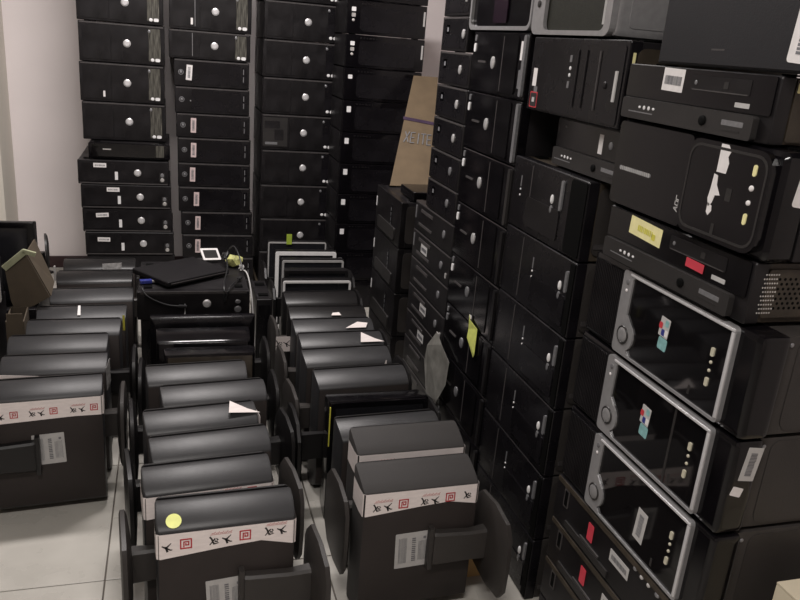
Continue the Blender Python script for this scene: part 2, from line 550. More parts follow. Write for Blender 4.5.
for i in range(6):
    z = 0.126 * (5 - i)
    W, H = .445, .126
    fs = [dict(n='badge', s='dome', u=W * .65, v=H * .5, w=.036, h=.036, m=M_BADGE, t=.006, sub=[dict(n='badge_face', s='dome', w=.025, h=.025, m=M_BRIGHT, t=.001)]),
          dict(n='white_strip_label', u=W * .415, v=H * .36, w=.016, h=.042, m=M_WPORT, t=.001),
          dict(n='port_panel', u=W * .925, v=H * .33, w=.028, h=.05, m=M_GREYP, t=.003, rad=.004,
               sub=[dict(n='usb_port', s='dome', w=.018, h=.022, v=.012, m=M_DIM, t=.002), dict(n='usb_port', s='dome', w=.02, h=.02, v=-.012, m=M_PORT, t=.002)]),
          dict(n='drive_tray', u=W * .22, v=H * .5, w=W * .36, h=H * .74, m=M_FRONT, t=.002),
          dict(n='edge_strip', u=W * .5, v=H * .05, w=W * .97, h=.006, m=M_EDGE, t=.0015),
          sticker(SX[i][0] + .022, SX[i][1], .062, .022, r=SX[i][2], o=.0022, seed=11 + i)]
    computer('desktop_computer', 'black flat desktop with barcode sticker and round badge, %s of leftmost back stack' % place(i + 5, S1n), G1,
             LX[i], 4.2 - .003 * (i % 2), z, W, H, 0.50, fs)

# ---- second back stack: two towers over slim desktops with pinkish stickers
G2 = 'computers in the second back stack'
S2n = 13
zz = [1.277, 1.42, 1.615]
hh = [.143, .195, .195]
for k in range(3):
    i = 2 - k
    fs = tower_feats(.415, hh[k], st=(.27, .22, .011, .032) if k == 1 else None)
    fs.append(dict(n='panel_seam', u=.118 + .01 * k, v=hh[k] * .5, w=.003, h=hh[k] * .8, m=M_DIM, t=.0028, label='worn silver seam'))
    computer('computer_tower', 'black tower on its side with silver badge, %s of second back stack' % place(i, S2n), G2, -0.008 + .004 * k, 4.33, zz[k], .415, hh[k], .44, fs)
SXX = [.016, .019, .024, .03, .03, .032, .045, .05, .058, .06]
tops = [1.277, 1.138, 1.0, .872, .737, .606, .466, .336, .2, .067, 0]
for i in range(10):
    W, H = (.387, tops[i] - tops[i + 1])
    if i == 9:
        fs = [dict(n='drive_tray', u=.12, v=H / 2, w=.18, h=H * .6, m=M_FRONT)]
    else:
        fs = [dict(n='dial_button', s='ring', u=.035, v=H * .5, w=.024, h=.02, m=M_DIM, t=.0022, sub=[dict(n='button_cap', s='dome', w=.014, h=.014, m=M_DIM, t=.002)]),
              dict(n='slot_panel', u=W * .93, v=H * .5, w=.022, h=H * .62, m=M_SATIN, t=.0015,
                   sub=[dict(n='slot', w=.004, h=H * .2, u=-.003, v=H * .14, m=M_DIM), dict(n='slot', w=.004, h=H * .2, u=-.003, v=-H * .14, m=M_DIM)]),
              dict(n='front_panel', u=W * .55, v=H * .5, w=W * .66, h=H * .8, m=M_SATIN, t=.0012),
              dict(n='edge_strip', u=W * .5, v=H * .94, w=W * .97, h=.007, m=M_EDGE, t=.0015)]
        if i != 1:
            fs.append(sticker(.083 + .006 * ((i * 7) % 4 - 1), H * .5, .028 if i else .03, .077, M_PINK if i % 2 == 0 and i else (M_PINK if i > 1 else M_PAPER), r=(.07 if i in (0, 8) else .02), code=True, o=.0014, seed=20 + i))
        else:
            fs.append(dict(n='status_light', s='dome', u=.08, v=H * .46, w=.008, h=.008, m=M_DIM, t=.002))
    what = 'slim black desktop with %s' % ('dial button but no sticker' if i == 1 else 'pinkish sticker' if i else 'white upright sticker')
    if i == 9:
        what = 'very thin black desktop'
    computer('slim_desktop_computer', '%s, %s of second back stack' % (what, place(i + 3, S2n)), G2, SXX[i], 4.33, tops[i + 1], W, H, .36, fs)

# ---- third back stack: towers on their sides
G3 = 'towers in the third back stack'
for i in range(9):
    z = .195 * (8 - i) + (.045)
    extra = {}
    fs = tower_feats(.42, .195, bright=False, doc=(i == 4))
    lab = 'black tower on its side with silver round badge, %s of third back stack' % place(i, 9)
    if i == 4:
        lab = 'black tower with its drive cage exposed, halfway down the third back stack'
    computer('computer_tower', lab, G3, .474 + .003 * (i % 2), 4.33, z, .42, .195, .44, fs)
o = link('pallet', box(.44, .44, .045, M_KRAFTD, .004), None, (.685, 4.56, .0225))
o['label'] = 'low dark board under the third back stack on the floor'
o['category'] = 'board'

# ---- fourth back stack, dark, behind the cardboard
G4 = 'dark computers in the fourth back stack'
for i in range(11):
    H = .163
    z = H * (10 - i)
    W = .415
    fs = [dict(n='usb_port', u=.032, v=H * .72, w=.022, h=.03 if i > 3 else .02, m=M_WPORT if i < 9 else M_DIM, t=.002, rad=.003),
          dict(n='front_panel', u=W * .52, v=H * .45, w=W * .72, h=H * .72, m=M_SATIN, t=.002, rad=.02),
          dict(n='reflection_arc', s='bars', u=W * .28, v=H * .89, w=.1, h=.008, m=M_FRONT, t=.0012, k=6, seed=9)]  # short bars painted in for the curved reflections near the top edge
    if i < 3:
        fs += [dict(n='usb_port', u=.032, v=H * .55, w=.02, h=.018, m=M_PORT, t=.002, rad=.003),
               dict(n='audio_jack', s='dome', u=.032, v=H * .4, w=.014, h=.014, m=M_PORT, t=.003)]
    if i < 4:
        fs.append(dict(n='white_edge_label', u=W - .012, v=H * .6, w=.009, h=.07, m=M_GREYLAB, t=.001))
    computer('computer_tower', 'dark tower with pale port at left, %s of fourth back stack' % place(i, 11), G4,
             .852 - .002 * (i % 2), 4.0, z, W, H, .325, fs, front=M_GLOSS)

# ---------------------------------------------------------------- the long right-hand row, faces to the aisle
XA = 0.922


def aisle(name, label, group, yfar, z0, ynear, H, feats=(), sides=(), D=.44, x=XA, **k):
    W = yfar - ynear
    return computer(name, label, group, x, yfar, z0, W, H, D, feats, sides, facing='aisle', **k)


# farthest short stack under the cardboard
GR1 = 'towers in the far short stack of the right row'
for i in range(4):
    H = .2025
    z = H * (3 - i)
    W = .41
    fs = [dict(n='white_edge_label', u=.012, v=H * .62, w=.012, h=.045, m=M_WPORT, t=.001),
          dict(n='port_strip', u=.27, v=H * .55, w=.012, h=.10, m=M_SATIN, t=.002, sub=[dict(n='usb_port', w=.008, h=.014, v=.03 - .022 * q, m=M_DIM) for q in range(4)]),
          dict(n='sloped_panel', u=.2, v=H * .22, w=.28, h=.055, m=M_GREYP, t=.006, rad=.01)]
    sd = [dict(n='side_panel', u=.1, v=H * .5, w=.15, h=H * .8, m=M_CASE_G, t=.002)]
    aisle('computer_tower', 'black tower facing the aisle, %s of short stack beneath leaning cardboard' % place(i, 4), GR1, 3.455, z, 3.045, H, fs, sd)

# second column: flat desktops
GR2 = 'flat desktops in the second aisle column of the right row'
n2 = 15
aisle('slim_computer', 'thin dark base unit under the flat desktop column of right row', GR2, 2.80, 0, 2.405, .077, [dict(n='drive_tray', u=.2, v=.038, w=.2, h=.04, m=M_FRONT)])
for k in range(14):
    z = .077 + .1125 * k
    i = 13 - k
    H = .1125
    upper = k >= 7
    yf = 2.742 - .002 * k if upper else 2.85
    yn = 2.405 if k < 12 else 2.462
    W = yf - yn
    lu = yf - 2.497
    fs = [dict(n='badge', s='dome', u=lu, v=H * .5, w=.026, h=.03, m=M_DIM if k < 9 else M_BADGE, t=.004),
          dict(n='edge_strip', u=W * .5, v=H * .95, w=W * .96, h=.006, m=M_EDGE, t=.0012)]
    if upper:
        fs += [dict(n='square_emblem', u=yf - 2.655, v=H * .62, w=.034, h=.03, m=M_GREYLAB, t=.001, sub=[dict(n='emblem_print', w=.016, h=.014, m=M_GINK)]),
               dict(n='front_panel', u=W * .5, v=H * .5, w=W * .9, h=H * .8, m=M_SATIN, t=.001)]
        fs[0]['o'] = .001
    else:
        fs += [dict(n='drive_slot', u=.15, v=H * .74, w=.14, h=.012, m=M_EDGE, t=.002),
               dict(n='drive_slot', u=.14, v=H * .25, w=.16, h=.01, m=M_EDGE, t=.002)]
        if k in (5, 3, 2):
            fs.append(sticker(.15 if k == 5 else .2, H * .5, .075, .034, M_GREYLAB, seed=40 + k))
        if k % 2 == 1:
            fs.append(dict(n='usb_port', u=yf - 2.44, v=H * .3, w=.014, h=.02, m=M_PORT, t=.002, rad=.005))
        if k >= 5:
            fs.append(dict(n='bright_latch', u=.02, v=H * .6, w=.012, h=.05, m=M_DIM, t=.002))
    kind = 'with square emblem and oval badge' if upper else 'with drive slots and oval badge'
    aisle('desktop_computer', 'flat desktop %s, %s of second aisle column' % (kind, place(i, n2)), GR2, yf, z, yn, H, fs, [], .42)

# third column: glossy towers on their sides
GR3 = 'glossy towers in the third aisle column of the right row'
aisle('slim_computer', 'thin dark base unit under the glossy tower column of right row', GR3, 2.40, 0, 1.995, .055, [dict(n='drive_tray', u=.2, v=.027, w=.2, h=.03, m=M_FRONT)])
for k in range(8):
    z = .055 + .18 * k
    i = 7 - k
    H = .18
    W = .415
    fs = [dict(n='badge', s='dome', u=.175, v=H * .5, w=.03, h=.036, m=M_BADGE if k > 3 else M_DIM, t=.004),
          dict(n='usb_port', u=.022, v=H * .88, w=.013, h=.019, m=M_DIM, t=.002, rad=.005),
          dict(n='usb_port', u=.022, v=H * .72, w=.015, h=.026, m=M_WPORT if k > 2 else M_DIM, t=.003, rad=.007),
          dict(n='door_handle', u=.09, v=H * .5, w=.06, h=.006, m=M_EDGE, t=.003),
          dict(n='drive_door', u=.285, v=H * .5, w=.13, h=H * .88, m=M_GLOSS, t=.003, rad=.01,
               sub=[dict(n='door_seam', w=.004, h=H * .84, u=-.035, m=M_EDGE, t=.001)]),
          dict(n='curved_edge', u=.402, v=H * .5, w=.016, h=H * .9, m=M_FRONT if k < 5 else M_GREYP if k == 5 else M_DIM, t=.008, rad=.007)]
    if k == 7:
        fs.append(sticker(.375, H * .72, .022, .05, M_PAPER, code=False, label='white corner sticker'))
        fs.append(dict(n='port_strip', u=.375, v=H * .3, w=.012, h=.05, m=M_DIM, t=.002))
    lab = 'glossy black tower facing the aisle, %s of third aisle column' % place(i, 9)
    aisle('computer_tower', lab, GR3, 2.40, z, 1.985, H, fs, [], front=M_GLOSS)

# fourth column: six towers with a silver bar
GR4 = 'towers in the fourth aisle column of the right row'
for k in range(6):
    H = .1953
    z = H * k
    i = 5 - k
    W = 1.983 - 1.567
    F = lambda Y: 1.983 - Y
    top = k == 5
    fs = [dict(n='silver_bar', u=F(1.60) if not top else F(1.685), v=H * .70, w=.011, h=.055 if not top else .075, m=M_DIM, t=.005, rad=.005),
          dict(n='usb_port', s='dome', u=F(1.632) if not top else F(1.735), v=.118, w=.013, h=.024, m=M_WPORT, t=.004),
          dict(n='usb_port', s='dome', u=F(1.632) if not top else F(1.735), v=.092, w=.014, h=.022, m=M_DIM, t=.003),
          dict(n='status_light', s='dome', u=F(1.79) if not top else F(1.925), v=.108, w=.006, h=.006, m=M_WPORT, t=.002),
          dict(n='status_light', s='dome', u=F(1.79) if not top else F(1.925), v=.092, w=.006, h=.006, m=M_WPORT, t=.002),
          dict(n='light_strip', u=F(1.79) if not top else F(1.925), v=.13, w=.005, h=.03, m=M_DIM, t=.001),
          dict(n='drive_door', u=.2 if top else .29, v=H * .3, w=.19, h=H * .4, m=M_FRONT if top else M_SATIN, t=.0025, rad=.01),
          dict(n='hinge_seam', u=.12, v=H * .5, w=.004, h=H * .85, m=M_EDGE, t=.001),
          dict(n='recess_shade_plate', u=W - .04 if top else W - .012, v=H * .5, w=.075 if top else .022, h=H * .92, m=M_SEAM, t=.003)]  # flat dark plate for a recess, its shade put into the colour
    sd = [dict(n='side_panel', u=.2, v=H * .5, w=.34, h=H * .84, m=M_CASE_G, t=.001),
          dict(n='panel_latch', u=.06, v=H * .2, w=.05, h=.012, m=M_EDGE, t=.003)]
    aisle('computer_tower', 'black tower with silver bar and oval ports, %s of fourth aisle column' % place(i, 6), GR4, 1.983, z, 1.567, H, fs, sd,
          front=M_SATIN, case=M_DUST if top else M_CASE_G)


# small desktop type with a sloped lower lip and four dots
def lipped_feats(W, H, lab=None, lx=.15, red=None, slot=True):
    fs = [dict(n='upper_panel', u=W * .5, v=H * .68, w=W * .97, h=H * .55, m=M_GLOSS, t=.003, rad=.004),
          dict(n='lower_lip', u=W * .48, v=H * .2, w=W * .9, h=H * .36, m=M_GREYP, t=.012, rad=.006,
               sub=[dict(n='light_dot', s='dome', u=-W * .30 + q * .016, v=.004, w=.008, h=.008 if q % 3 else .005, m=M_WPORT, t=.001) for q in range(4)] +
                   [dict(n='marking_line', u=-W * .29, v=-.006, w=.085, h=.0022, m=M_DIM), dict(n='power_button', s='dome', u=W * .16, v=0, w=.02, h=.018, m=M_SEAM, t=.003),
                    dict(n='name_plate', u=W * .34, v=.003, w=.055, h=.009, m=M_DIM), dict(n='name_line', u=W * .33, v=-.009, w=.05, h=.003, m=M_GREYP)])]
    if slot:
        fs += [dict(n='disc_tray', u=W * .68, v=H * .76, w=W * .36, h=.026, m=M_FRONT, t=.004, rad=.003,
                    sub=[dict(n='tray_line', w=W * .34, h=.002, v=-.012, m=M_EDGE), dict(n='tray_button', s='dome', u=-W * .15, w=.008, h=.008, m=M_DIM), dict(n='tray_button', w=.012, h=.012, u=W * .04, m=M_GREYP)]),
               dict(n='name_badge', u=W * .83, v=H * .5, w=.036, h=.008, m=M_GREYLAB, t=.004)]
    return fs


GH = 'small lipped desktops in the right row'
fs = lipped_feats(.348, .121, slot=False)
fs += [sticker(.225, .08, .018, .045, M_PAPER, code=False, o=.003), dict(n='badge', s='dome', u=.27, v=.082, w=.016, h=.018, m=M_DIM, t=.003, o=.003),
       dict(n='badge', s='dome', u=.335, v=.082, w=.016, h=.018, m=M_DIM, t=.003, o=.003), dict(n='status_light', s='dome', u=.05, v=.1, w=.006, h=.006, m=M_DIM, o=.003)]
aisle('small_desktop_computer', 'small lipped desktop squeezed between dusty fourth column and plain black tower above', GH, 1.83, 1.172, 1.482, .124, fs, [], D=.34, x=.96, front=M_FRONT, case=M_CASE)

# plain tower above it
W = 1.957 - 1.49
F = lambda Y: 1.957 - Y
V = lambda z: z - 1.297
fs = [dict(n='front_panel', u=W * .5, v=.09, w=W * .95, h=.165, m=M_SATIN, t=.002, rad=.006),
      sticker(F(1.922), V(1.382), .022, .045, M_PAPER, code=False, o=.002, label='small white sticker'),
      dict(n='warning_sticker', u=F(1.915), v=V(1.325), w=.042, h=.04, m=M_RINK, t=.0006, o=.002, rad=.002, sub=[dict(n='warning_print', w=.036, h=.034, m=M_INK), dict(n='warning_mark', w=.014, h=.012, m=M_GREYLAB, t=.0008)]),
      dict(n='small_emblem', u=F(1.91), v=V(1.352), w=.02, h=.014, m=M_DIM, t=.0006, o=.002)]
for q, zq in enumerate((1.435, 1.413, 1.397, 1.375)):
    fs.append(dict(n='status_light', s='dome' if q in (1, 2) else 'rect', u=F(1.735), v=V(zq), w=.009, h=.009 if q in (1, 2) else .016, m=M_WPORT if q in (1, 2) else M_DIM, t=.002, o=.002))
fs += [dict(n='drive_groove', u=F(1.60), v=.095, w=.004, h=.13, m=M_EDGE, t=.003, o=.002), dict(n='drive_groove', u=F(1.66), v=.095, w=.003, h=.13, m=M_CASE, t=.003, o=.002),
       dict(n='drive_groove', u=F(1.70), v=.095, w=.003, h=.13, m=M_CASE, t=.003, o=.002),
       dict(n='silver_slot', u=F(1.522), v=V(1.385), w=.009, h=.065, m=M_GREYLAB, t=.003, o=.002), dict(n='dim_button', s='dome', u=F(1.565), v=V(1.385), w=.016, h=.016, m=M_FRONT, t=.003, o=.002)]
sd = [dict(n='side_panel', u=.22, v=.09, w=.4, h=.16, m=M_DUST, t=.002), dict(n='gilded_edge', u=.012, v=.11, w=.006, h=.10, m=M_YEL, t=.002), dict(n='white_tag', u=.045, v=.05, w=.03, h=.03, m=M_PAPER, t=.003)]
aisle('computer_tower', 'plain black tower with red warning sticker below the silver cases', 'towers near the top of the right row', 1.957, 1.297, 1.49, .188, fs, sd, front=M_SATIN, case=M_CASE)

# ---- two silver cases on top
def silver_case(label, yfar, ynear, z0, H, tint, hole):
    W = yfar - ynear
    D = .42
    root = thing('silver_case', label, 'computer', (XA + D / 2, yfar - W / 2, z0), -PI / 2, 'silver cases on top of the right row')
    link('case', box(W, D - .012, H, M_SILVER, .016, 4), root, (0, .006, H / 2))
    out = rr_pts(W, H, .024, 5, 0, H / 2)
    inn = rr_pts(hole[1] - hole[0], H - .022, .02, 5, (hole[0] + hole[1]) / 2 - W / 2, H / 2)
    link('front_frame', ring_plate(out, inn, .016, M_SILVER, ('sc', label)), root, (0, -D / 2 + .014, 0))
    link('front_grille', plate(hole[1] - hole[0] + .004, H - .018, .004, .018, tint), root, (hole[0] / 2 + hole[1] / 2 - W / 2, -D / 2 + .012, H / 2))
    return root, W, D


r1, W, D = silver_case('silver case with dark olive mesh front, right of the dark silver-edged one', 1.985, 1.585, 1.488, .20, M_OLIVE, (.068, .375))
feature(r1, W, D, .2, dict(n='side_mesh_strip', s='bars', u=.36, v=.1, w=.02, h=.15, m=M_GREYLAB, t=.002, k=4, o=-.008))
feature(r1, W, D, .2, dict(n='power_button', s='dome', u=.035, v=.075, w=.018, h=.018, m=M_GREYP, t=.002, o=.003))
feature(r1, W, D, .2, dict(n='side_panel', u=.21, v=.1, w=.33, h=.16, m=M_SILVER, t=.0015, rad=.01), True)
r2, W, D = silver_case('dark glossy case with thin silver lower edge, above the glossy tower column', 2.455, 1.995, 1.497, .20, M_GLOSS, (.012, .452))
feature(r2, W, D, .2, dict(n='tinted_panel', u=.235, v=.1, w=.10, h=.16, m=M_TINT, t=.003, o=-.006))

# ---- nearest column
GN = 'computers in the nearest column of the right row'
YF5, YN5 = 1.50, .955


def silver_tower(label, z0, H, dx, has_os, lab, sidefeats, sheen):
    W = YF5 - YN5
    D = .44
    y0 = YF5 + dx
    root = thing('silver_framed_tower', label, 'computer', (XA + D / 2, y0 - W / 2, z0), -PI / 2, 'silver framed towers in the nearest column')
    h = H - .004
    link('case', box(W - .02, D - .05, h - .004, M_CASE_G, .004), root, (0, .02, h / 2))
    link('front_bezel', box(W, .06, h, M_GLOSS, .014, 4), root, (0, -D / 2 + .035, h / 2))
    X = lambda u: u - W / 2
    # left grille
    link('grille', bars(.118, h * .86, 17, M_FRONT, True, 0, .006, .5), root, (X(.072), -D / 2 + .006, h * .5))
    # silver frame with a power-button bulge
    uL, uR, zb, zt_ = .137, .492, .006, h - .003
    outer = rr_pts(uR - uL, zt_ - zb, .01, 4, X((uL + uR) / 2), (zb + zt_) / 2)
    bx, bz, br = .170, .050, .036
    inner = [(X(uR - .012), zt_ - .010), (X(uL + .042), zt_ - .010), (X(uL + .036), zt_ - .016), (X(uL + .034), bz + .045)]
    for k in range(7):
        a = math.radians(62 - k * 20)
        inner.append((X(bx) + br * math.cos(a), bz + br * math.sin(a) * .95))
    inner += [(X(uL + .062), zb + .005), (X(uR - .012), zb + .005)]
    link('silver_frame', ring_plate(outer, inner, .010, M_SILVER, ('tower', round(H, 4))), root, (0, -D / 2 + .006, 0))
    link('frame_highlight', box(uR - uL - .03, .004, .005, M_BRIGHT, .001), root, (X((uL + uR) / 2 + .012), -D / 2 - .004, zt_ - .006), label='bright upper edge of the frame')  # highlight built in as bright strips along the frame edges
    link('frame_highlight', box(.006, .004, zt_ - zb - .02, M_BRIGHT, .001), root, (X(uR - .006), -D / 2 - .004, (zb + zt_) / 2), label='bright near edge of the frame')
    link('gloss_panel', plate(uR - uL - .03, zt_ - zb - .006, .004, .004, M_MIRROR), root, (X((uL + uR) / 2 + .012), -D / 2 + .004, (zb + zt_) / 2))
    pb = link('power_button', torus(.0185, .0024, M_GREYP), root, (X(bx), -D / 2 - .0045, bz))
    link('button_cap', dome(.016, .016, .003, M_SILVER), pb, (0, 0, 0))
    for q in (0, 1):
        link('status_light', dome(.0035 if q else .006, .0035 if q else .006, .0015, M_PAPER if q else M_DIM), root, (X(uL + .019), -D / 2 - .0042, h * (.76 if q else .86)))
    yq = -D / 2 + .0002
    for q, (dz, w, hh_) in enumerate(((.124, .0085, .0165), (.104, .0065, .0065), (.088, .0065, .0065), (.066, .0085, .0165))):
        link('usb_port' if q in (0, 3) else 'audio_jack', plate(w, hh_, .003, w * .3, M_JACK) if q in (0, 3) else dome(w / 2, w / 2, .003, M_JACK), root, (X(.443), yq, dz))
    if has_os:
        os_ = link('flag_sticker', plate(.030, .040, .0006, .002, M_GREYLAB), root, (X(.297), yq, h * .6), (0, .06, 0), label='small four-colour flag sticker')
        for (ax, az, mm) in ((-.0115, .001, M_RINK), (.006, .01, M_TEAL), (-.001, -.011, M_BLUE), (.009, -.010, M_PAPER)):
            link('colour_patch', plate(.011 if mm is not M_RED else .007, .013 if mm is not M_RED else .034, .0003, .003, mm), os_, (ax, -.0007, az))
        link('chip_sticker', plate(.028, .025, .0006, .004, M_TEAL), root, (X(.299), yq, h * .6 - .034), (0, .06, 0), label='teal processor sticker')
    else:
        feature(root, W, D, H, sticker(.346, .078, .034, .072, M_GREYLAB, r=.06, o=-.0002, seed=77, label='grey barcode sticker on the gloss panel'))
    feature(root, W, D, H, dict(n='tray_mark', u=.40, v=.03, w=.006, h=.018, m=M_GREYP, t=.0006, o=-.0002))
    if sheen:
        for uu in (.385,):
            feature(root, W, D, H, dict(n='drive_door_seam', u=uu, v=h * .5, w=.006, h=h * .9, m=M_GREYP, t=.001, o=-.0002))  # grey strip painted as a sheen on the gloss panel
    feature(root, W, D, H, dict(n='side_panel', u=.26, v=h * .5, w=.34, h=h * .9, m=M_CASE_G, t=.0015, o=-.01), True)
    feature(root, W, D, H, dict(n='panel_screw', s='dome', u=.075, v=h * .9, w=.008, h=.008, m=M_DIM, t=.002, o=-.01), True)
    for s in sidefeats:
        feature(root, W, D, H, s, True)
    return root


silver_tower('black tower with silver frame and flag sticker, uppermost of the three silver framed ones', .836, .195, 0.0, True, None, [], False)
silver_tower('black tower with silver frame reflecting paper, middle of the three silver framed ones', .643, .193, .004, True, None,
             [sticker(.047, .142, .033, .066, M_GREYLAB, r=.12, o=-.0002, seed=61, label='grey barcode sticker on the side'), dict(n='torn_label', u=.03, v=.088, w=.024, h=.018, m=M_PAPER, t=.0006, o=-.0002, r=.3)], True)
silver_tower('black tower with silver frame and grey barcode sticker on its gloss front', .450, .193, .0, False, None, [], False)

# under them: flat desktops with red stickers
LB = ['upper', 'middle', 'lowest']
zb_ = [.33, .21, .09]
for i in range(3):
    H = .12
    W = 1.495 - .99
    F = lambda Y: 1.495 - Y
    fs = [dict(n='upper_edge', u=W * .5, v=H * .93, w=W * .97, h=.012, m=M_DUST, t=.003),
          dict(n='corner_slot', s='rect', u=.055, v=H * .66, w=.022, h=.05, m=M_EDGE, t=.002, sub=[dict(n='slot_recess', w=.014, h=.04, m=M_SEAM)]),
          dict(n='red_sticker', u=F(1.318), v=H * .55, w=.024, h=.045, m=M_RED, t=.0007, o=.001),
          dict(n='drive_line', u=F(1.315), v=H * .26, w=.085, h=.006, m=M_EDGE, t=.003),
          dict(n='drive_bay', u=F(1.33), v=H * .14, w=.20, h=.018, m=M_GREYP, t=.004),
          sticker(F(1.195), H * .6, .075, .030, M_GREYLAB, o=.001, seed=30 + i),
          dict(n='light_dot', s='dome', u=F(1.14), v=H * .86, w=.012, h=.010, m=M_DIM, t=.004), dict(n='light_dot', s='dome', u=F(1.115), v=H * .84, w=.01, h=.010, m=M_GREYLAB, t=.004),
          dict(n='light_dot', s='dome', u=F(1.09), v=H * .84, w=.01, h=.010, m=M_GREYLAB, t=.004), dict(n='light_dot', s='dome', u=F(1.06), v=H * .84, w=.014, h=.010, m=M_DIM, t=.004)]
    aisle('desktop_computer', 'flat dusty desktop with red sticker under the silver framed towers, %s of three' % LB[i], GN, 1.495, zb_[i], .99, H, fs,
          [dict(n='side_panel', u=.22, v=H * .5, w=.36, h=H * .8, m=M_CASE_G, t=.002)], front=M_FRONT, case=M_CASE_G)
aisle('slim_computer', 'thin dark base unit under the flat dusty desktops at near right', GN, 1.495, 0, .99, .09, [dict(n='drive_tray', u=.2, v=.045, w=.2, h=.05, m=M_FRONT)])

# small lipped desktop with yellow and red labels
W = 1.462 - 1.003
F = lambda Y: 1.462 - Y
fs = lipped_feats(W, .112)
fs += [sticker(F(1.318), .084, .112, .037, M_YEL, r=.05, code=False, o=.003, label='cream yellow label'),
       dict(n='red_label', u=F(1.148), v=.062, w=.052, h=.017, m=M_RED, t=.0006, o=.0045, r=.03, rad=.001)]
fs[-2]['sub'] = [dict(n='label_print', s='bars', w=.055, h=.012, k=9, m=M_YEDGE, seed=5), dict(n='label_mark', w=.012, h=.012, u=.03, v=-.004, m=M_YEDGE)]
sd = [dict(n='perforated_panel', u=.17, v=.055, w=.28, h=.085, m=M_DUST, t=.001, rad=.004), dict(n='vent_holes', s='holes', u=.17, v=.055, w=.24, h=.06, m=M_SEAM, k=22, j=7, hr=.0028, o=.001),
      dict(n='metal_mesh', s='holes', u=.035, v=.055, w=.03, h=.075, m=M_PORT, k=6, j=10, hr=.0016, o=.001)]
aisle('small_desktop_computer', 'small lipped desktop with cream yellow and red labels under the glossy rounded tower', GH, 1.462, 1.032, 1.003, .112, fs, sd, case=M_DUST)

# glossy tower with rounded near panel and letters AOC
W = 1.474 - .985
F = lambda Y: 1.474 - Y
V = lambda z: z - 1.144
H = .183
aoc_lines = []


def letters(spec, s):
    return [([(x * s, z * s) for x, z in pts], w * s, w * s) for pts, w in spec]


AOC = letters([([(0, 0), (.35, 1), (.7, 0)], .16), ([(.15, .35), (.55, .35)], .14),
               ([(.9, .1), (.9, .9), (1.5, .9), (1.5, .1), (.9, .1)], .16),
               ([(2.3, .9), (1.75, .9), (1.75, .1), (2.3, .1)], .16)], .0125)
fs = [dict(n='front_panel', u=.135, v=H * .5, w=.25, h=H * .93, m=M_GLOSS, t=.003, rad=.01),
      dict(n='silver_lettering_strip', u=F(1.385), v=V(1.226), w=.115, h=.006, m=M_DIM, t=.0006, o=.003, r=.0, sub=[dict(n='strip_marks', s='bars', w=.11, h=.009, k=16, m=M_GREYLAB, seed=8)]),
      dict(n='rounded_panel', u=.368, v=H * .5, w=.215, h=H * .92, m=M_GLOSS, t=.012, rad=.03),
      dict(n='panel_groove', u=.275, v=H * .5, w=.005, h=H * .85, m=M_GREYP, t=.006, rad=.002),
      dict(n='drive_outline', s='mesh', u=.368, v=H * .5, me=ring_plate(rr_pts(.2, H * .84, .026), rr_pts(.192, H * .79, .023), .001, M_GREYP, 'aoc'), o=.012),
      dict(n='maker_lettering', s='mesh', u=F(1.225), v=V(1.177), me=strokes(AOC, M_GREYLAB, 'aoc'), r=-PI / 2 + .1, o=.0032)]
torn1 = [(-.014, .024), (.004, .024), (.013, .014), (.008, .004), (.013, -.006), (.010, -.024), (-.014, -.024)]
torn2 = [(-.008, .03), (.002, .028), (.004, .012), (.016, -.004), (.004, -.006), (.0, -.02), (-.008, -.028), (-.013, -.014), (-.010, .005)]
torn3 = [(-.006, .01), (.005, .006), (.007, -.003), (0, -.012), (-.006, -.007)]
fs += [dict(n='torn_label', s='mesh', u=F(1.112), v=V(1.294), me=poly(torn1, .0006, M_PAPER, 't1'), o=.0122, label='torn white label remnant'),
       dict(n='torn_label', s='mesh', u=F(1.122), v=V(1.236), me=poly(torn2, .0006, M_PAPER, 't2'), o=.0122, label='torn white label remnant'),
       dict(n='torn_label', s='mesh', u=F(1.126), v=V(1.205), me=poly(torn3, .0006, M_PAPER, 't3'), o=.0122, label='torn white label remnant'),
       dict(n='usb_port', u=F(1.034), v=V(1.287), w=.008, h=.019, m=M_YEL, t=.002, rad=.004, o=.012), dict(n='audio_jack', s='dome', u=F(1.034), v=V(1.258), w=.010, h=.010, m=M_PAPER, t=.003, o=.012),
       dict(n='audio_jack', s='dome', u=F(1.034), v=V(1.234), w=.009, h=.009, m=M_PAPER, t=.003, o=.012), dict(n='usb_port', u=F(1.034), v=V(1.207), w=.008, h=.019, m=M_YEL, t=.002, rad=.004, o=.012),
       dict(n='faint_mark', u=F(1.085), v=V(1.237), w=.014, h=.022, m=M_GREYP, t=.0005, o=.0122), dict(n='faint_mark', u=F(1.108), v=V(1.172), w=.008, h=.02, m=M_GREYP, t=.0005, o=.0122)]
sd = [dict(n='white_side_label', u=.055, v=.135, w=.045, h=.085, m=M_PAPER, t=.0006, r=.12), dict(n='side_vents', s='holes', u=.27, v=.07, w=.2, h=.06, m=M_EDGE, k=16, j=5, hr=.003)]
aisle('computer_tower', 'glossy black tower with rounded port panel, torn white label and three letters', GN, 1.474, 1.144, .985, H, fs, sd, front=M_GLOSS, brad=.02, bez=.06, x=.917)

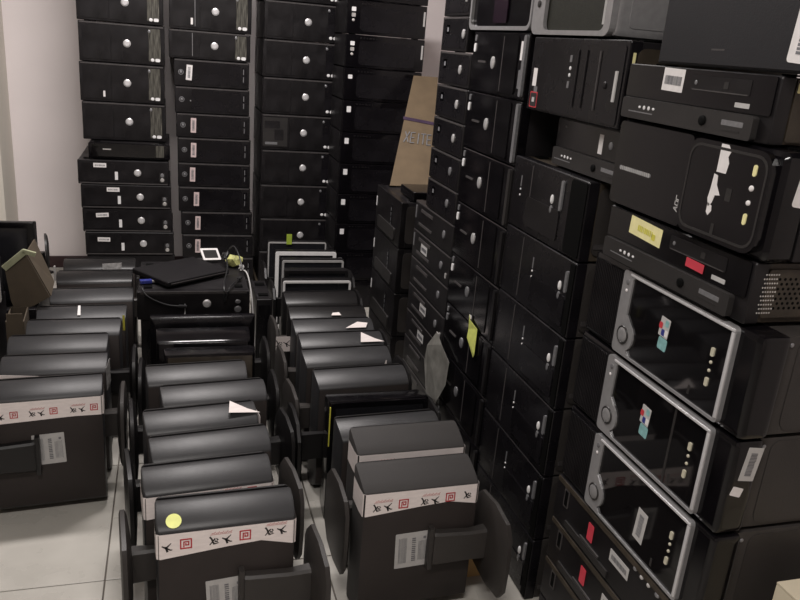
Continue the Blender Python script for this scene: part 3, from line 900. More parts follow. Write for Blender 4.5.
# small lipped desktop with barcode, brown reflective side
W = 1.48 - 1.04
fs = lipped_feats(W, .112)
fs.append(sticker(1.48 - 1.318, .085, .066, .042, M_PAPER, o=.003, seed=51, r=.02, label='white barcode sticker'))
sd = [dict(n='reflective_panel', u=.2, v=.056, w=.34, h=.098, m=M_DUST, t=.001, rad=.003), dict(n='yellow_label', u=.075, v=.092, w=.085, h=.016, m=M_YEL, t=.0006, o=.001, sub=[dict(n='label_print', s='bars', w=.05, h=.008, k=14, m=M_INK, seed=4)])]
for q in range(2):
    sd.append(dict(n='printed_line', s='bars', u=.085, v=.067 - .012 * q, w=.07, h=.006, m=M_GREYP, k=10, seed=12 + q, t=.0004, o=.001))
for q in range(3):
    sd.append(dict(n='printed_line', u=.09 + .03 * q, v=.022, w=.02, h=.004, m=M_EDGE, t=.0004, o=.001))
aisle('small_desktop_computer', 'small lipped desktop with white barcode sticker beneath the plain black case', GH, 1.48, 1.327, 1.04, .112, fs, sd, case=M_DUST)

# plain black case at the very top right
W = 1.385 - .90
fs = [dict(n='front_panel', u=W * .5, v=.1, w=W * .97, h=.19, m=M_TOPC, t=.002, rad=.004), dict(n='small_scratch', u=.178, v=.03, w=.035, h=.003, m=M_EDGE, t=.0004, o=.002),
      dict(n='white_label', u=.375, v=.07, w=.052, h=.11, m=M_PAPER, t=.0006, o=.002, r=.06, sub=[dict(n='label_print', s='bars', w=.02, h=.085, k=14, m=M_GINK, vert=False, seed=15)])]
aisle('computer_case', 'plain black case with white label at the top of the nearest column', GN, 1.385, 1.440, .90, .23, fs, [], front=M_TOPC, case=M_TOPC)

# ---------------------------------------------------------------- monitors, stood on their sides
SPIRAL = [([(-.5, -.5), (.5, -.5), (.5, .5), (-.5, .5), (-.5, -.5)], .13, .13), ([(-.2, -.35), (-.2, .22), (.25, .22), (.25, -.15), (-.02, -.15), (-.02, .03)], .12, .12)]
G_A = [([(0, .95), (.16, .72), (.3, .5)], .14, .1), ([(-.02, .05), (.25, .4), (.5, .72)], .07, .12), ([(.12, .75), (.25, .4), (.42, .1)], .08, .16), ([(.52, .42), (.72, .36)], .15, .08), ([(.66, .72), (.78, .55)], .07, .12), ([(.5, .12), (.85, .2)], .1, .04)]
G_B = [([(0, .7), (.22, .55), (.42, .52)], .08, .17), ([(.42, .5), (.62, .72), (.85, .95)], .14, .05), ([(.3, .55), (.42, .3), (.5, .05)], .12, .18), ([(.5, .38), (.78, .2), (.95, .18)], .14, .06)]


def tape_print(parent, units, s, W):
    """each repeat: two brush glyphs, a faint red line of tiny marks and a red square seal"""
    def shift(lines, k, ox, oz):
        return [([(ox + x * k, oz + z * k) for x, z in pts], a * k, b * k) for pts, a, b in lines]
    y = -.0019
    lim = W / 2 - .010
    for ux, uz in units:
        for g, dx in ((G_A, 0), (G_B, .027 * s)):
            if -lim < ux + dx and ux + dx + .021 * s < lim:
                link('brush_character', strokes([(p, a * 1.25, b * 1.25) for p, a, b in shift(g, .022 * s, 0, 0)], M_INK, ('g', len(g), s)), parent, (ux + dx, y, uz - .004 * s))
        faint = []
        for q in range(10):
            x = .004 + q * .0046 * s
            faint.append(([(x, .025 * s), (x + .003 * s, (.029 if q % 2 else .0265) * s)], .0018, .0014))
        faint.append(([(0, .0225 * s), (.048 * s, .0225 * s)], .0008, .0008))
        if -lim < ux and ux + .05 * s < lim:
            o = link('faint_red_print', strokes(faint, M_PINKINK, ('f', s)), parent, (ux, y, uz))
            o['kind'] = 'stuff'
        if -lim < ux + .066 * s and ux + .090 * s < lim:
            o = link('red_seal', strokes(shift(SPIRAL, .023 * s, 0, 0), M_RINK, ('r', s)), parent, (ux + .078 * s, y, uz + .012 * s))
            o['kind'] = 'stuff'


def shell_mesh(W, Ht, dep, mm, mb, prof, key):
    """lofted housing: flat back at y=0, barrel-shaped long sides, open front closed at y=dep"""
    def f():
        bm = bmesh.new()
        rings = []
        for (y, zi, xi) in prof:
            rings.append([bm.verts.new((x, y, z)) for x, z in rr_pts(W - 2 * xi, Ht - 2 * zi, .004, 2, 0, Ht / 2)])
        n = len(rings[0])
        for a, b in zip(rings, rings[1:]):
            for k in range(n):
                bm.faces.new((a[k], a[(k + 1) % n], b[(k + 1) % n], b[k]))
        fb = bm.faces.new(rings[0][::-1])
        bm.faces.new(rings[-1])
        bmesh.ops.recalc_face_normals(bm, faces=bm.faces)
        fb.material_index = 1
        return finish(bm, [mm, mb], smooth=40)
    return cached(R4('shell', W, Ht, dep, mm.name, mb.name, key), f)


PROF_BARREL = [(0, .034, .005), (.005, .0265, .003), (.016, .0195, .002), (.032, .0115, .001), (.050, .0055, 0), (.066, .0018, 0), (.080, .0003, 0), (.090, .003, .001), (.097, .009, .002)]
PROF_SLANT = [(0, .034, .004), (.003, .0305, .002), (.030, .0185, .001), (.060, .0085, 0), (.080, .0028, 0), (.090, .0008, 0), (.097, .0015, .001)]
PROF_FLAT = [(0, .022, .010), (.004, .018, .004), (.02, .013, .002), (.05, .006, .001), (.072, .0015, 0), (.085, .0, 0), (.094, .0, 0), (.097, .004, .003)]
PROF_THIN = [(0, .012, .012), (.006, .004, .004), (.03, .001, .001), (.05, 0, 0), (.058, .002, .002)]
PROF_BEVEL = [(0, .075, .055), (.004, .07, .05), (.035, .045, .024), (.036, .006, .006), (.04, .002, .002), (.06, 0, 0), (.066, .003, .003)]


def base_mesh(mm):
    """foot of the stand: rounded plate lying in the y,z plane, thicker in the middle"""
    def f():
        bm = bmesh.new()
        pts = [(y * .92, z * .92) for y, z in [(-.125, -.085), (-.10, -.12), (-.02, -.135), (.07, -.125), (.115, -.08), (.122, 0), (.115, .08), (.07, .125), (-.02, .135), (-.10, .12), (-.125, .085), (-.13, 0)]]
        rings = []
        for x, s in ((-.009, .93), (-.006, 1), (.004, 1), (.010, .9), (.016, .5)):
            rings.append([bm.verts.new((x, y * s, z * s)) for y, z in pts])
        n = len(pts)
        for a, b in zip(rings, rings[1:]):
            for k in range(n):
                bm.faces.new((a[k], a[(k + 1) % n], b[(k + 1) % n], b[k]))
        bm.faces.new(rings[0][::-1])
        bm.faces.new(rings[-1])
        return finish(bm, [mm], smooth=35)
    return cached(('base', mm.name), f)


def neck_mesh(L, mm):
    """tapered neck along +x from 0 to L"""
    def f():
        bm = bmesh.new()
        rings = []
        for (x, hz, y0, y1) in ((0, .048, -.022, 0), (.012, .048, -.025, 0), (L * .6, .044, -.027, -.004), (L, .046, -.028, .004)):
            b = .006
            rings.append([bm.verts.new((x, y, z)) for y, z in ((y0 + b, -hz), (y1, -hz), (y1, hz), (y0 + b, hz), (y0, hz - b), (y0, -hz + b))])
        for a, b in zip(rings, rings[1:]):
            for k in range(6):
                bm.faces.new((a[k], a[(k + 1) % 6], b[(k + 1) % 6], b[k]))
        bm.faces.new(rings[0][::-1])
        bm.faces.new(rings[-1])
        return finish(bm, [mm], smooth=30)
    return cached(R4('neck', L, mm.name), f)


def tape_mesh(W, zt0, zt1, zb0, zb1, kink, key):
    """band round the back and both sides; top and bottom edges run zt0->zt1 and zb0->kink->zb1"""
    def f():
        bm = bmesh.new()
        e = .0016
        path = [(-W / 2 - e, .09), (-W / 2 - e, .03), (-W / 2 + .002 - e, .004), (-W / 2 + .0085, -e), (W * .0, -e), (W * .24, -e), (W / 2 - .0085, -e), (W / 2 - .002 + e, .004), (W / 2 + e, .03), (W / 2 + e, .09)]
        lo, hi = [], []
        for (x, y) in path:
            q = min(1, max(0, (x + W / 2) / W))
            zb = zb0 + (kink - zb0) * q / .72 if q < .72 else kink + (zb1 - kink) * (q - .72) / .28
            hi.append(bm.verts.new((x, y, zt0 + (zt1 - zt0) * q)))
            lo.append(bm.verts.new((x, y, zb)))
        for k in range(len(path) - 1):
            bm.faces.new((lo[k], lo[k + 1], hi[k + 1], hi[k]))
        return finish(bm, [M_TAPE])
    return cached(('tape', key), f)


def monitor(label, group, xc, yf, W=.312, Ht=.41, side=1, boff=.07, yaw=0.0, prof=PROF_BARREL, shell=M_MONG, back=M_MONB, rim=M_MOND, flip=False,
            tape=None, tag=None, lean=0.0, hinge=True, zfoot=0.0, stand=M_STAND, name='monitor', bezel=.016, stand_on=True):
    """panel on its short edge; back plate at y=yf facing the camera (flip: screen faces the camera)"""
    dep = prof[-1][0]
    root = thing(name, label, 'monitor', (xc, yf + dep / 2, zfoot), yaw + (PI if flip else 0), group)
    s = -side if flip else side
    yb = -dep / 2
    sh = link('housing', shell_mesh(W, Ht, dep, shell, back, prof, id(prof)), root, (0, yb, 0))
    out = rr_pts(W - .004, Ht - .004, .01, 3, 0, Ht / 2)
    inn = rr_pts(W - .004 - 2 * bezel, Ht - .004 - 2 * bezel, .003, 3, 0, Ht / 2)
    link('bezel', ring_plate(out, inn, .006, rim, R4('bz', W, Ht, bezel)), root, (0, yb + dep + .0055, 0))
    link('screen', box(W - 2 * bezel, .004, Ht - 2 * bezel - .004, M_SCREEN, .001), root, (0, yb + dep + .0012, Ht / 2))
    if stand_on:
        L = W / 2 + boff - .036
        link('hinge', box(.014, .022, .125, stand, .004), root, (s * .030, yb - .0105, Ht / 2))
        nk = link('neck', neck_mesh(L, stand), root, (s * .036, yb - .002, Ht / 2))
        bs = link('stand_base', base_mesh(stand), root, (s * (W / 2 + boff), yb - .012, Ht / 2))
        if s < 0:
            nk.rotation_euler = (PI, 0, PI)
            nk.location.y = yb - .002
            bs.rotation_euler = (0, 0, 0)
        else:
            bs.rotation_euler = (PI, 0, PI)
        # keep the neck on the back side
        if s < 0:
            nk.rotation_euler = (0, 0, 0)
            nk.scale = (-1, 1, 1)
    if tape:
        tp = link('tape', tape_mesh(W, *tape['z'], key=R4(W, *tape['z'])), root, (0, yb, 0))
        if tape.get('units'):
            tape_print(tp, tape['units'], tape.get('s', 1.0), W)
    if tag:
        x, z, w, h = tag[:4]
        st = link('spec_sticker', plate(w, h, .0006, .002, M_GREYLAB), root, (x, yb - .0003, z), (0, tag[4] if len(tag) > 4 else 0, 0))
        link('barcode', bars(w * .12, h * .7, 12, M_GINK, False, 5), st, (w * .05, -.0008, 0))
        link('fine_print', bars(w * .25, h * .75, 9, M_DIM, True, 6), st, (-w * .28, -.0008, 0))
        link('fine_print', bars(w * .25, h * .6, 7, M_DIM, True, 7), st, (w * .3, -.0008, -h * .05))
        link('fine_print', plate(w * .08, w * .08, .0004, .001, M_GINK), st, (w * .36, -.0008, h * .32))
    return root


def xc_of(a, b):
    return (a + b) / 2


GM1 = 'monitors in the left row'
GM2 = 'monitors in the middle row'
GM3 = 'monitors in the right row of monitors'

# left row (nearest first): xl, xr, rear Y left, rear Y right
C1 = [(-.523, -.208, 2.292, 2.317), (-.516, -.212, 2.479, 2.486), (-.525, -.222, 2.651, 2.657), (-.493, -.188, 2.802, 2.805), (-.472, -.184, 2.945, 2.950), (-.462, -.162, 3.154, 3.170), (-.475, -.168, 3.400, 3.415), (-.47, -.162, 3.592, 3.60)]
words1 = ['grey-topped monitor nearest in left row, printed tape across its back', 'grey-topped monitor second in left row, thin white tape strip at its left', 'plain grey-topped monitor on its side, third in left row',
          'plain grey-topped monitor on its side, fourth in left row', 'grey-topped monitor with short white tag on top, fifth in left row', 'grey-topped monitor beside the brown cardboard flap, sixth in left row', 'dark-topped monitor on its side, seventh in left row', 'dark monitor with crumpled silver label, farthest in left row']
left_m = []
for i, (a, b, y0, y1) in enumerate(C1):
    W = .312 if i < 6 else .305
    tp = tg = None
    if i == 0:
        tp = dict(z=(.377, .377, .310, .316, .318), units=[(-.15, .328), (-.045, .331), (.065, .333)], zc=0, s=.82)
        tg = (-.0, .197 + .02, .088, .1, -.03)
    if i == 1:
        pass
    o = monitor(words1[i], GM1, xc_of(a, b), (y0 + y1) / 2 - .1035, W=W, side=(-1 if i % 2 == 0 else 1), boff=(.07 if i % 2 == 0 else .044), stand_on=i not in (4, 5, 6),
                yaw=math.atan2(y1 - y0, b - a), tape=tp, tag=tg, shell=M_MONG if i < 6 else M_MOND, stand=M_STAND if i % 3 else M_MOND)
    left_m.append(o)

C2 = [(-.048, .264, 1.599, 1.611), (-.077, .226, 1.749, 1.775), (-.066, .243, 1.893, 1.927), (-.083, .222, 2.046, 2.080), (-.036, .262, 2.205, 2.232), (-.082, .217, 2.359, 2.380)]
words2 = ['grey-topped monitor nearest in middle row, printed tape and pale yellow round sticker', 'grey-topped monitor second in middle row, printed tape at its left corner', 'plain grey-topped monitor on its side, third in middle row',
          'grey-topped monitor fourth in middle row, white tape flap at its right', 'plain grey-topped monitor set slightly right, fifth in middle row', 'plain grey-topped monitor before the glossy frames, sixth in middle row']
mid_m = []
for i, (a, b, y0, y1) in enumerate(C2):
    tp = tg = None
    if i == 0:
        tp = dict(z=(.378, .384, .322, .342, .325), units=[(-.170, .336), (-.040, .340), (.084, .347)], zc=0, s=1.0)
        tp['z'] = (.377, .377, .312, .312, .334)
        tg = (-.005, .19, .085, .1, -.05)
    if i == 1:
        tp = dict(z=(.377, .377, .316, .326, .334), units=[(-.207, .340), (-.09, .345), (.03, .35)], zc=0, s=.9)
    o = monitor(words2[i], GM2, xc_of(a, b), (y0 + y1) / 2 - .1035, side=(1 if i % 2 == 0 else -1), boff=(.05 if i % 2 == 0 else .046),
                yaw=math.atan2(y1 - y0, b - a), tape=tp, tag=tg, stand=M_STAND if i < 3 else M_MOND)
    mid_m.append(o)
# round sticker on the nearest one's top
dsk = link('round_sticker', dome(.017, .017, .0006, M_SPOT), mid_m[0], (-.117, -.030, .3965), (-.98, 0, 0), label='pale yellow round sticker')

# glossy ones behind them
monitor('dark monitor with pale stripe on its glossy top edge, middle row behind plain grey tops', GM2, .115, 2.43, W=.30, side=1, boff=.06, prof=PROF_THIN, shell=M_GLOSS, back=M_DUST, rim=M_GLOSS, stand=M_MOND)
o = monitor('dark glossy monitor with yellowish glint, middle row just before the slanted one', GM2, .10, 2.575, W=.325, side=-1, boff=.05, prof=PROF_FLAT, shell=M_GLOSS, back=M_GLOSS, rim=M_GLOSS, stand=M_MOND)
monitor('wide black monitor with slanted back, last in middle row before the desktop', GM2, .105, 2.745, W=.385, Ht=.412, side=1, boff=.034, prof=PROF_BEVEL, shell=M_SATIN, back=M_MOND, rim=M_GLOSS, stand=M_MOND)

C3 = [(.442, .751, 1.683, 1.691), (.461, .772, 1.846, 1.853), (.454, .75, 1.982, 1.998), (.437, .758, 2.132, 2.135), (.432, .744, 2.285, 2.303), (.421, .731, 2.457, 2.475), (.432, .742, 2.612, 2.618), (.428, .744, 2.758, 2.765), (.431, .749, 2.909, 2.901), (.445, .748, 3.090, 3.100)]
words3 = ['grey-brown monitor nearest in right monitor row, printed tape and pale spec sticker', 'grey-brown monitor second in right monitor row, white tape under its top edge',
          'low grey monitor third in right monitor row, just before the glossy screen', 'glossy black monitor facing the camera with yellow film along its left edge',
          'grey-topped monitor right behind the yellow-edged glossy one in right monitor row', 'grey-topped monitor with thin white nick at its right end, right monitor row',
          'grey-topped monitor with large white torn tape at its right end, right monitor row', 'grey-topped monitor with small white tape scrap on top, eighth in right monitor row',
          'dark-topped monitor with printed tape scrap on its stand, ninth in right monitor row', 'dark-topped monitor just before the white-rimmed screens in right monitor row']
r_m = []
for i, (a, b, y0, y1) in enumerate(C3):
    tp = tg = None
    kw = {}
    if i == 0:
        tp = dict(z=(.377, .377, .312, .318, .334), units=[(-.128, .329), (-.002, .334), (.115, .340)], zc=0, s=1.0)
        tg = (-.015, .198, .092, .105, -.03)
        kw = dict(back=M_MONB, shell=M_MONM, prof=PROF_SLANT)
    if i == 1:
        kw = dict(shell=M_MONM, prof=PROF_SLANT)
        tp = dict(z=(.391, .391, .33, .33, .33), units=[(-.1, .345)], zc=0)
    if i == 3:
        kw = dict(shell=M_GLOSS, back=M_GLOSS, rim=M_GLOSS, flip=True, prof=PROF_FLAT, stand=M_MOND)
    if i > 3:
        kw = dict(stand=M_STAND if i % 2 else M_MOND)
    if i > 7:
        kw['shell'] = M_MOND
    o = monitor(words3[i], GM3, xc_of(a, b), (y0 + y1) / 2 - .1035, side=(1 if i % 2 == 0 else -1), boff=((.04 if i == 0 else .065) if i % 2 == 0 else (.085 if i == 3 else .05)), stand_on=i != 2, yaw=math.atan2(y1 - y0, b - a),
                tape=tp, tag=tg, Ht=(.41, .424, .388)[i] if i < 3 else .408, **kw)
    r_m.append(o)
fl = link('yellow_film', box(.003, .006, .13, M_YEDGE, .0005), r_m[3], (.1555, .056, .33), label='thin yellow film edge')
# white rimmed screens at the back of the right row, facing the camera
C4 = [(.462, .768, 3.292, M_WRIM, .010, 'black screen with thin white rim, nearest of the rimmed screens in the right row', .31),
      (.490, .790, 3.45, M_MOND, .014, 'dark screen with black rim between the thin white and silver rimmed ones', .30),
      (.499, .806, 3.62, M_SRIM, .010, 'dark screen with rounded silver rim, right row, behind the black-rimmed one', .306),
      (.486, .800, 3.775, M_WRIM, .018, 'dark screen with broad white rim in the right row before the last one', .312),
      (.472, .783, 3.965, M_SRIM, .007, 'dark screen with hairline grey rim, farthest in right row, lime tab on top', .31)]
for i, (a, b, y, rim, bz, lab, W) in enumerate(C4):
    o = monitor(lab, 'rimmed screens at the far end of the right monitor row', (a + b) / 2, y - .066, W=W, side=(-1 if i % 2 else 1), boff=.045 if i % 2 else .05, prof=PROF_THIN, shell=M_MOND, back=M_MOND, rim=rim, bezel=bz, flip=True, stand=M_MOND, yaw=-.01)
    r_m.append(o)
link('lime_tab', box(.028, .0015, .055, M_LIME, .0003, 1), r_m[-1], (.045, .038, .425), label='lime sticky tab')


def flap(parent, pts, loc, rot=(0, 0, 0), mm=M_TAPE, n='tape_flap', key=None, label='loose white tape flap'):
    return link(n, poly(pts, .0006, mm, key or n + str(len(pts)) + str(pts[0])), parent, loc, rot, label)


TRI = [(-.045, 0), (.045, 0), (.01, .014), (-.038, .042)]
flap(mid_m[3], TRI, (.118, -.020, .4045), (-1.1, .1, 0), key='tri1')
flap(mid_m[3], [(-.03, -.04), (.03, -.035), (.03, .03), (-.03, .035)], (.1575, -.015, .365), (0, 0, PI / 2), key='q2')
flap(r_m[6], TRI, (.11, -.034, .394), (-.9, 0, 0), key='tri1')
flap(r_m[6], [(-.16, 0), (.02, 0), (.02, .012), (-.16, .008)], (0, -.053, .366), key='s1')
flap(r_m[7], [(-.05, 0), (.03, 0), (.04, .02), (0, .026)], (.09, -.034, .394), (-.9, 0, 0), key='s2')
flap(r_m[7], [(-.06, 0), (.06, 0), (.06, .008), (-.06, .008)], (.04, -.054, .367), key='s3')
flap(r_m[8], [(-.02, 0), (.02, 0), (.012, .014), (-.014, .012)], (.03, -.034, .394), (-.9, 0, 0), key='s4')
flap(r_m[5], [(-.02, 0), (.0, 0), (.0, .06), (-.004, .06)], (.13, -.0535, .33), key='s5')
flap(left_m[1], [(-.016, -.05), (.02, -.03), (.016, .05), (-.02, .03)], (.158, -.03, .36), (0, 0, PI / 2 - .3), key='s6', mm=M_SPAPER, n='crumpled_tape', label='crumpled tape at the corner')
flap(left_m[1], [(-.15, 0), (.03, 0), (.03, .004), (-.15, .020)], (.0, -.0535, .366), (0, 0, 0), key='s10', n='white_tape_strip', label='white tape strip')
flap(left_m[4], [(-.005, 0), (.006, 0), (.004, .045), (-.004, .045)], (-.01, -.030, .397), (-1.0, 0, 0), key='s7', mm=M_PAPER, n='white_tag', label='short white tag')
flap(left_m[4], [(-.004, -.03), (.004, -.03), (.004, .03), (-.004, .03)], (.146, -.05, .37), key='s8', mm=M_YEDGE, n='yellow_strip', label='thin yellow strip')
flap(left_m[7], [(-.036, -.022), (.04, -.026), (.042, .026), (-.038, .022)], (.05, -.052, .388), (-.12, 0, 0), key='s9', mm=M_SPAPER, n='silver_label', label='crumpled silver label')
# printed tape scrap on the stand of the ninth monitor of the right row
sc = link('tape_scrap', plate(.055, .062, .0006, .002, M_TAPE), r_m[8], (-.185, -.095, .30), (0, 0, 0), label='printed tape scrap')
link('brush_lettering', strokes([([(p[0] * .028 - .026, p[1] * .028 - .012) for p in pts], a * .028, b * .028) for pts, a, b in G_A] + [([(p[0] * .028 + .002, p[1] * .028 - .012) for p in pts], a * .028, b * .028) for pts, a, b in G_B], M_INK, 'scrap'), sc, (0, -.0008, 0))

# ---------------------------------------------------------------- things around the rows
# desktop on the middle row's far end
computer('computer_tower', 'black case standing under the messy desktop at the end of middle monitor row', None, -.125, 2.935, 0, .40, .352, .40,
         [dict(n='front_panel', u=.2, v=.17, w=.36, h=.3, m=M_SATIN, t=.002)])
W, H = .425, .117
computer('desktop_computer', 'black desktop with round badge under a laptop sleeve at end of middle monitor row', None, -.136, 2.92, .352, W, H, .42,
         [dict(n='badge', s='dome', u=W * .61, v=H * .55, w=.032, h=.032, m=M_BADGE, t=.006, sub=[dict(n='badge_face', s='dome', w=.022, h=.022, m=M_BRIGHT, t=.001)]),
          dict(n='white_strip_label', u=W * .40, v=H * .36, w=.016, h=.044, m=M_WPORT, t=.001), dict(n='drive_tray', u=.1, v=H * .5, w=.15, h=H * .7, m=M_FRONT, t=.002),
          dict(n='usb_port', s='dome', u=W * .89, v=H * .33, w=.028, h=.026, m=M_DIM, t=.004), dict(n='usb_port', s='dome', u=W * .89, v=H * .6, w=.022, h=.016, m=M_DIM, t=.003),
          dict(n='edge_strip', u=W * .5, v=H * .93, w=W * .94, h=.01, m=M_EDGE, t=.0015)])
zt = .352 + H - .003 + .003
sl = thing('laptop_sleeve', 'black laptop sleeve lying askew on the messy desktop', 'sleeve', (.03, 3.13, zt + .003), .62)
link('sleeve_body', box(.30, .24, .022, M_BAG, .008, 3), sl, (0, 0, .012))
link('zip', box(.27, .004, .004, M_EDGE, .001), sl, (0, -.1205, .012))
b = thing('blue_plug', 'small blue plug poking from under the laptop sleeve', 'plug', (-.105, 3.02, zt), .2)
link('plug_body', box(.045, .022, .014, M_BLUE, .003), b, (0, 0, .007))
link('plug_tip', box(.016, .014, .008, M_PORT, .001), b, (.03, 0, .007))
fr = thing('white_card_frame', 'white-edged card lying tilted behind the laptop sleeve', 'card', (.155, 3.33, zt + .03), 0, None, (.75, .1, .45))
link('card_rim', ring_plate(rr_pts(.085, .06, .004), rr_pts(.066, .042, .003), .004, M_PAPER, 'card'), fr, (0, 0, 0), (-PI / 2, 0, 0))
link('card_face', plate(.068, .044, .002, .002, M_GREYP), fr, (0, 0, 0), (-PI / 2, 0, 0))


def crumple(name, label, loc, size, mm, seed):
    rnd = random.Random(seed)
    bm = bmesh.new()
    bmesh.ops.create_icosphere(bm, subdivisions=2, radius=1)
    for v in bm.verts:
        k = rnd.uniform(.65, 1.15)
        v.co = Vector((v.co.x * size[0] * k, v.co.y * size[1] * k, v.co.z * size[2] * k))
    zmin = min(v.co.z for v in bm.verts)
    for v in bm.verts:
        v.co.z -= zmin
    o = link(name, finish(bm, [mm]), None, loc)
    o['label'] = label
    o['category'] = 'paper'
    return o


crumple('crumpled_paper', 'crumpled yellow-green paper among cables on the messy desktop', (.252, 3.255, zt), (.036, .034, .026), mat('yellow_green_paper', (.42, .42, .16), .6, var=.3, scale=40), 3)
crumple('crumpled_paper', 'small crumpled white paper at right edge of the messy desktop', (.277, 3.19, zt), (.012, .014, .014), M_GREYLAB, 5)


def cable(label, pts, r=.003, mm=M_CABLE, plug=True):
    o = thing('cable', label, 'cable', pts[0])
    base = Vector(pts[0])
    link('cord', tube([Vector(p) - base for p in pts], r, mm), o)
    if plug:
        d = (Vector(pts[-1]) - Vector(pts[-2])).normalized()
        q = link('plug', box(.014, .03, .01, mm, .002), o, Vector(pts[-1]) - base + d * .012)
        q.rotation_euler = d.to_track_quat('Y', 'Z').to_euler()
    return o


z1 = zt + .006
cable('black cable looping over the front of the messy desktop', [(.205, 3.33, z1 + .006), (.205, 3.22, z1 + .075), (.215, 3.06, z1 + .05), (.19, 2.95, z1 + .02), (.187, 2.885, z1 + .012), (.187, 2.893, z1 - .05), (.195, 2.893, z1 - .03), (.205, 2.885, z1 + .014), (.225, 2.97, z1 + .004), (.255, 3.04, z1 + .002)])
cable('black cable arching over the crumpled paper on the messy desktop', [(.276, 3.12, z1 + .016), (.268, 3.18, z1 + .06), (.25, 3.26, z1 + .09), (.235, 3.325, z1 + .05), (.225, 3.31, z1 + .034)])
cable('pale cable hanging down the right side of the messy desktop', [(.272, 3.17, z1), (.296, 3.13, z1 + .01), (.309, 3.07, z1 - .06), (.314, 3.03, .33), (.318, 2.99, .20)], .003, M_GREYLAB, False)
cable('black cable curling at the left front of the messy desktop', [(-.115, 2.97, z1 - .002), (-.118, 2.915, z1 + .012), (-.10, 2.893, z1 - .02), (-.03, 2.895, z1 - .055), (.02, 2.895, z1 - .06)], .0025)

# narrow case filling the dark gap beside the desktop
aa = computer('narrow_case', 'narrow upright black case between the messy desktop and the rimmed screens', None, .338, 3.13, 0, .068, .36, .27, [dict(n='front_panel', u=.034, v=.18, w=.05, h=.3, m=M_SATIN)])

# far left pile
pc = computer('computer_tower', 'black case on the floor at far left under the upper dark screen', None, -.835, 3.22, 0, .295, .30, .40, [dict(n='front_panel', u=.15, v=.15, w=.27, h=.26, m=M_SATIN)])
monitor('dark glossy screen standing at the left edge against the wall, upper of two', 'dark screens piled at the left edge', -.69, 3.255, W=.315, Ht=.352, prof=PROF_FLAT, shell=M_MOND, back=M_GLOSS, rim=M_GLOSS, flip=True, zfoot=.2985, side=-1, stand_on=False, bezel=.022)
pc = computer('computer_tower', 'black case on the floor at left edge beside the cardboard carton', None, -.845, 2.70, 0, .225, .42, .40, [dict(n='front_panel', u=.11, v=.2, w=.19, h=.36, m=M_GLOSS)])
o = monitor('small dark screen at the left edge beside the carton, lower of two', 'dark screens piled at the left edge', -.72, 2.95, W=.23, Ht=.17, prof=PROF_THIN, shell=M_MOND, back=M_GLOSS, rim=M_SRIM, flip=True, zfoot=.4185, side=-1, stand_on=False, bezel=.012)

# olive carton with a raised, folded flap on the left
bxr = thing('carton', 'olive brown carton with raised folded flap beside the left monitor row', 'box', (-.555, 2.80, 0), 0)
t_ = .004


def panel(name, co, mm, parent, key):
    """sheet through four corners, given thickness"""
    bm = bmesh.new()
    vv = [bm.verts.new(c) for c in co]
    f_ = bm.faces.new(vv)
    f_.normal_update()
    n_ = f_.normal.copy()
    g = bmesh.ops.extrude_face_region(bm, geom=[f_])
    for v in g['geom']:
        if isinstance(v, bmesh.types.BMVert):
            v.co += n_ * t_
    return link(name, finish(bm, [mm]), parent)


X0, X1, Y0, Y1 = -.012, .040, .0, .100
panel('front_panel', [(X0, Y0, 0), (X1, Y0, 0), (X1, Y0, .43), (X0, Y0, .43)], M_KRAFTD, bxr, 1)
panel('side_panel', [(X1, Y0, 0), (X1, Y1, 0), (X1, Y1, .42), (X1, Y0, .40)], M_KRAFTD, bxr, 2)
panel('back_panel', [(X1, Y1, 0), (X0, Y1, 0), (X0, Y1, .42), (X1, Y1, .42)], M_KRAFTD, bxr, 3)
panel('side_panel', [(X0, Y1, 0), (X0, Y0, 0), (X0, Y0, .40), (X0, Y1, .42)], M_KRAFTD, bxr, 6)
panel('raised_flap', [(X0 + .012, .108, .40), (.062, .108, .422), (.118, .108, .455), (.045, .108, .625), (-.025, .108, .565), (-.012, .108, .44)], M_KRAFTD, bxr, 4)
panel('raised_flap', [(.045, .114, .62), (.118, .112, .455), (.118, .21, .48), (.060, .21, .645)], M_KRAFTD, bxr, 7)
link('cut_edge', box(.095, .012, .022, M_KRAFTE, .002), bxr, (.010, .098, .598), (0, -.72, 0), label='pale green cut edge')
link('cut_edge', box(.045, .012, .016, M_KRAFTE, .002), bxr, (.060, .098, .625), (0, .3, 0), label='pale green cut edge')

# round base standing by the wall
rb = thing('round_stand_base', 'grey round stand base propped beside carton against the wall', 'stand', (-.575, 3.77, 0), 0)
link('base_disc', dome(.085, .088, .018, M_GREYP), rb, (.0, 0, .385), (0, 0, PI / 2 + .15))
link('stem', box(.03, .04, .38, M_MOND, .005), rb, (-.018, 0, .195))
link('silver_clip', box(.008, .02, .07, M_PORT, .003), rb, (.045, -.06, .30))
link('foot_plate', box(.12, .16, .012, M_MOND, .003), rb, (-.01, 0, .006))
link('clip_arm', box(.05, .015, .012, M_MOND, .002), rb, (.015, -.03, .30), (0, 0, -.8))

# leaning cardboard on the far short stack
cb = thing('leaning_cardboard', 'tan cardboard sheet with dark tape and handwriting leaning on the short stack', 'cardboard', (1.07, 3.40, .8105), 0)
co = [(-.105, 0, 0.0), (.10, 0, 0.0), (.262, .535, .475), (.13, .535, .475)]
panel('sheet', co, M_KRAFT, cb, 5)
BL, BR, TR, TL = [Vector(c) for c in co]


def on_sheet(u, v):
    return (BL.lerp(BR, u)).lerp(TL.lerp(TR, u), v)


nrm = (BR - BL).cross(TL - BL).normalized()
if nrm.y > 0:
    nrm = -nrm


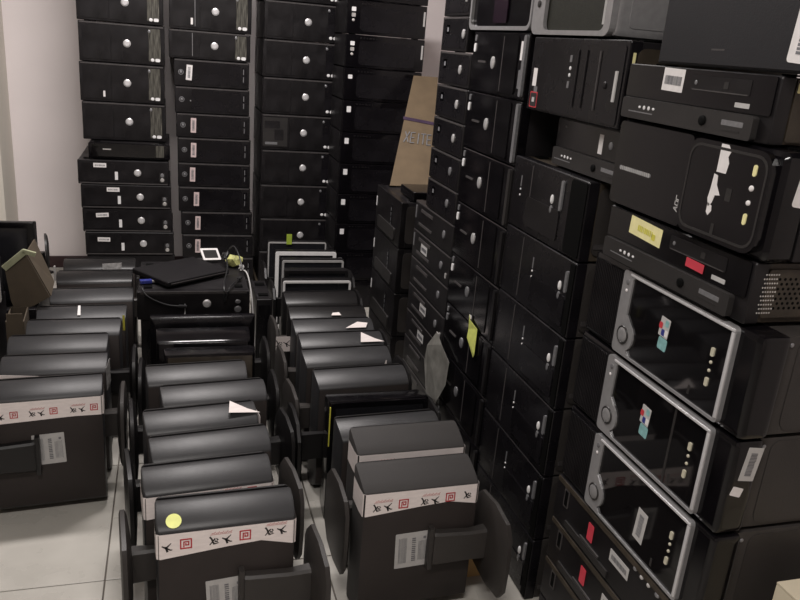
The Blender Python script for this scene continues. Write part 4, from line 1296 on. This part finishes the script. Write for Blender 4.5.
def sheet_strokes(lines, w, mm, name, off=.0075):
    bm = bmesh.new()
    for pts in lines:
        for (a, b) in zip(pts, pts[1:]):
            p, q = on_sheet(*a) + nrm * off, on_sheet(*b) + nrm * off
            s = (q - p).cross(nrm).normalized() * w / 2
            d = (q - p).normalized() * w * .3
            bm.faces.new([bm.verts.new(c) for c in (p - d + s, p - d - s, q + d - s, q + d + s)])
    return link(name, finish(bm, [mm]), cb)


sheet_strokes([[(.0, .585), (1.0, .545)]], .02, M_PURPLE, 'parcel_tape', .0065)
hw = []
for (ox, ch) in ((.12, 'X'), (.30, 'E'), (.52, 'I'), (.60, 'T'), (.78, 'E')):
    A = {'X': [[(0, 0), (.12, 1)], [(0, 1), (.12, 0)]], 'E': [[(.11, 1), (0, 1), (0, 0), (.11, 0)], [(0, .5), (.09, .5)]], 'I': [[(0, 0), (0, 1)]], 'T': [[(0, 1), (.13, 1)], [(.065, 1), (.065, 0)]]}[ch]
    for ln in A:
        hw.append([(ox + x, .375 + z * .09 - .03 * ox) for x, z in ln])
sheet_strokes(hw, .005, M_GINK, 'handwriting')
o = link('flat_case', box(.25, .20, .04, M_GLOSS, .008, 3), None, (1.10, 3.155, .8295))
o['label'] = 'flat glossy black case lying on the short stack before the leaning cardboard'
o['category'] = 'case'

# sticky note and plastic film hanging on the row
def hung(name, label, cat, yc, zc, pts, mm, x=XA - .0045, bend=.01, holder='tape_dab'):
    root = thing(name, label, cat, (x, yc, zc), -PI / 2)
    bm = bmesh.new()
    vv = [bm.verts.new((px_, -bend * (.5 + math.sin(px_ * 90 + pz * 60) * .5), pz)) for px_, pz in pts]
    bm.faces.new(vv)
    g = bmesh.ops.extrude_face_region(bm, geom=list(bm.faces))
    for v in g['geom']:
        if isinstance(v, bmesh.types.BMVert):
            v.co.y -= .0008
    bmesh.ops.triangulate(bm, faces=bm.faces)
    link('sheet', finish(bm, [mm]), root)
    link(holder, plate(.02, .012, .0008, .003, M_PAPER), root, (pts[0][0] + .005, -.002, pts[0][1] - .006))
    return root


hung('sticky_note', 'yellow-green sticky note on a glossy tower front in third aisle column', 'note', 2.13, .57, [(-.03, .06), (-.02, .045), (.04, .035), (.045, -.05), (.03, -.065), (-.03, -.02), (-.032, .01)], M_NOTE, x=XA - .006, bend=.004, holder='glue_strip')
hung('plastic_film', 'crumpled grey plastic film hanging on the flat desktops of the right row', 'film', 2.41, .34, [(-.035, .12), (.04, .10), (.13, .07), (.12, -.02), (.08, -.10), (.03, -.15), (-.04, -.13), (-.12, -.03), (-.08, .05)], M_FILM, x=XA - .006, bend=.02)

# tan cardboard scrap behind the nearest right-row monitor, cream carton at bottom right
o = thing('cardboard_scrap', 'tan cardboard scrap on the floor behind the taped monitor in right row', 'cardboard', (.775, 1.69, 0), 0)
link('scrap_sheet', box(.13, .006, .13, M_ORANGE, .001), o, (0, 0, .065))
link('folded_lip', box(.13, .05, .005, M_ORANGE, .001), o, (0, .028, .0025))

cc = thing('cream_carton', 'cream carton at the bottom right corner beside the silver framed towers', 'box', (1.148, .80, 0), 0)
link('carton_body', box(.23, .20, .57, M_CREAM, .003), cc, (0, 0, .285))
link('lid_flap', box(.23, .10, .004, M_CREAM, .001), cc, (0, -.052, .5725))
link('lid_flap', box(.23, .098, .004, M_CREAM, .001), cc, (0, .051, .5725))
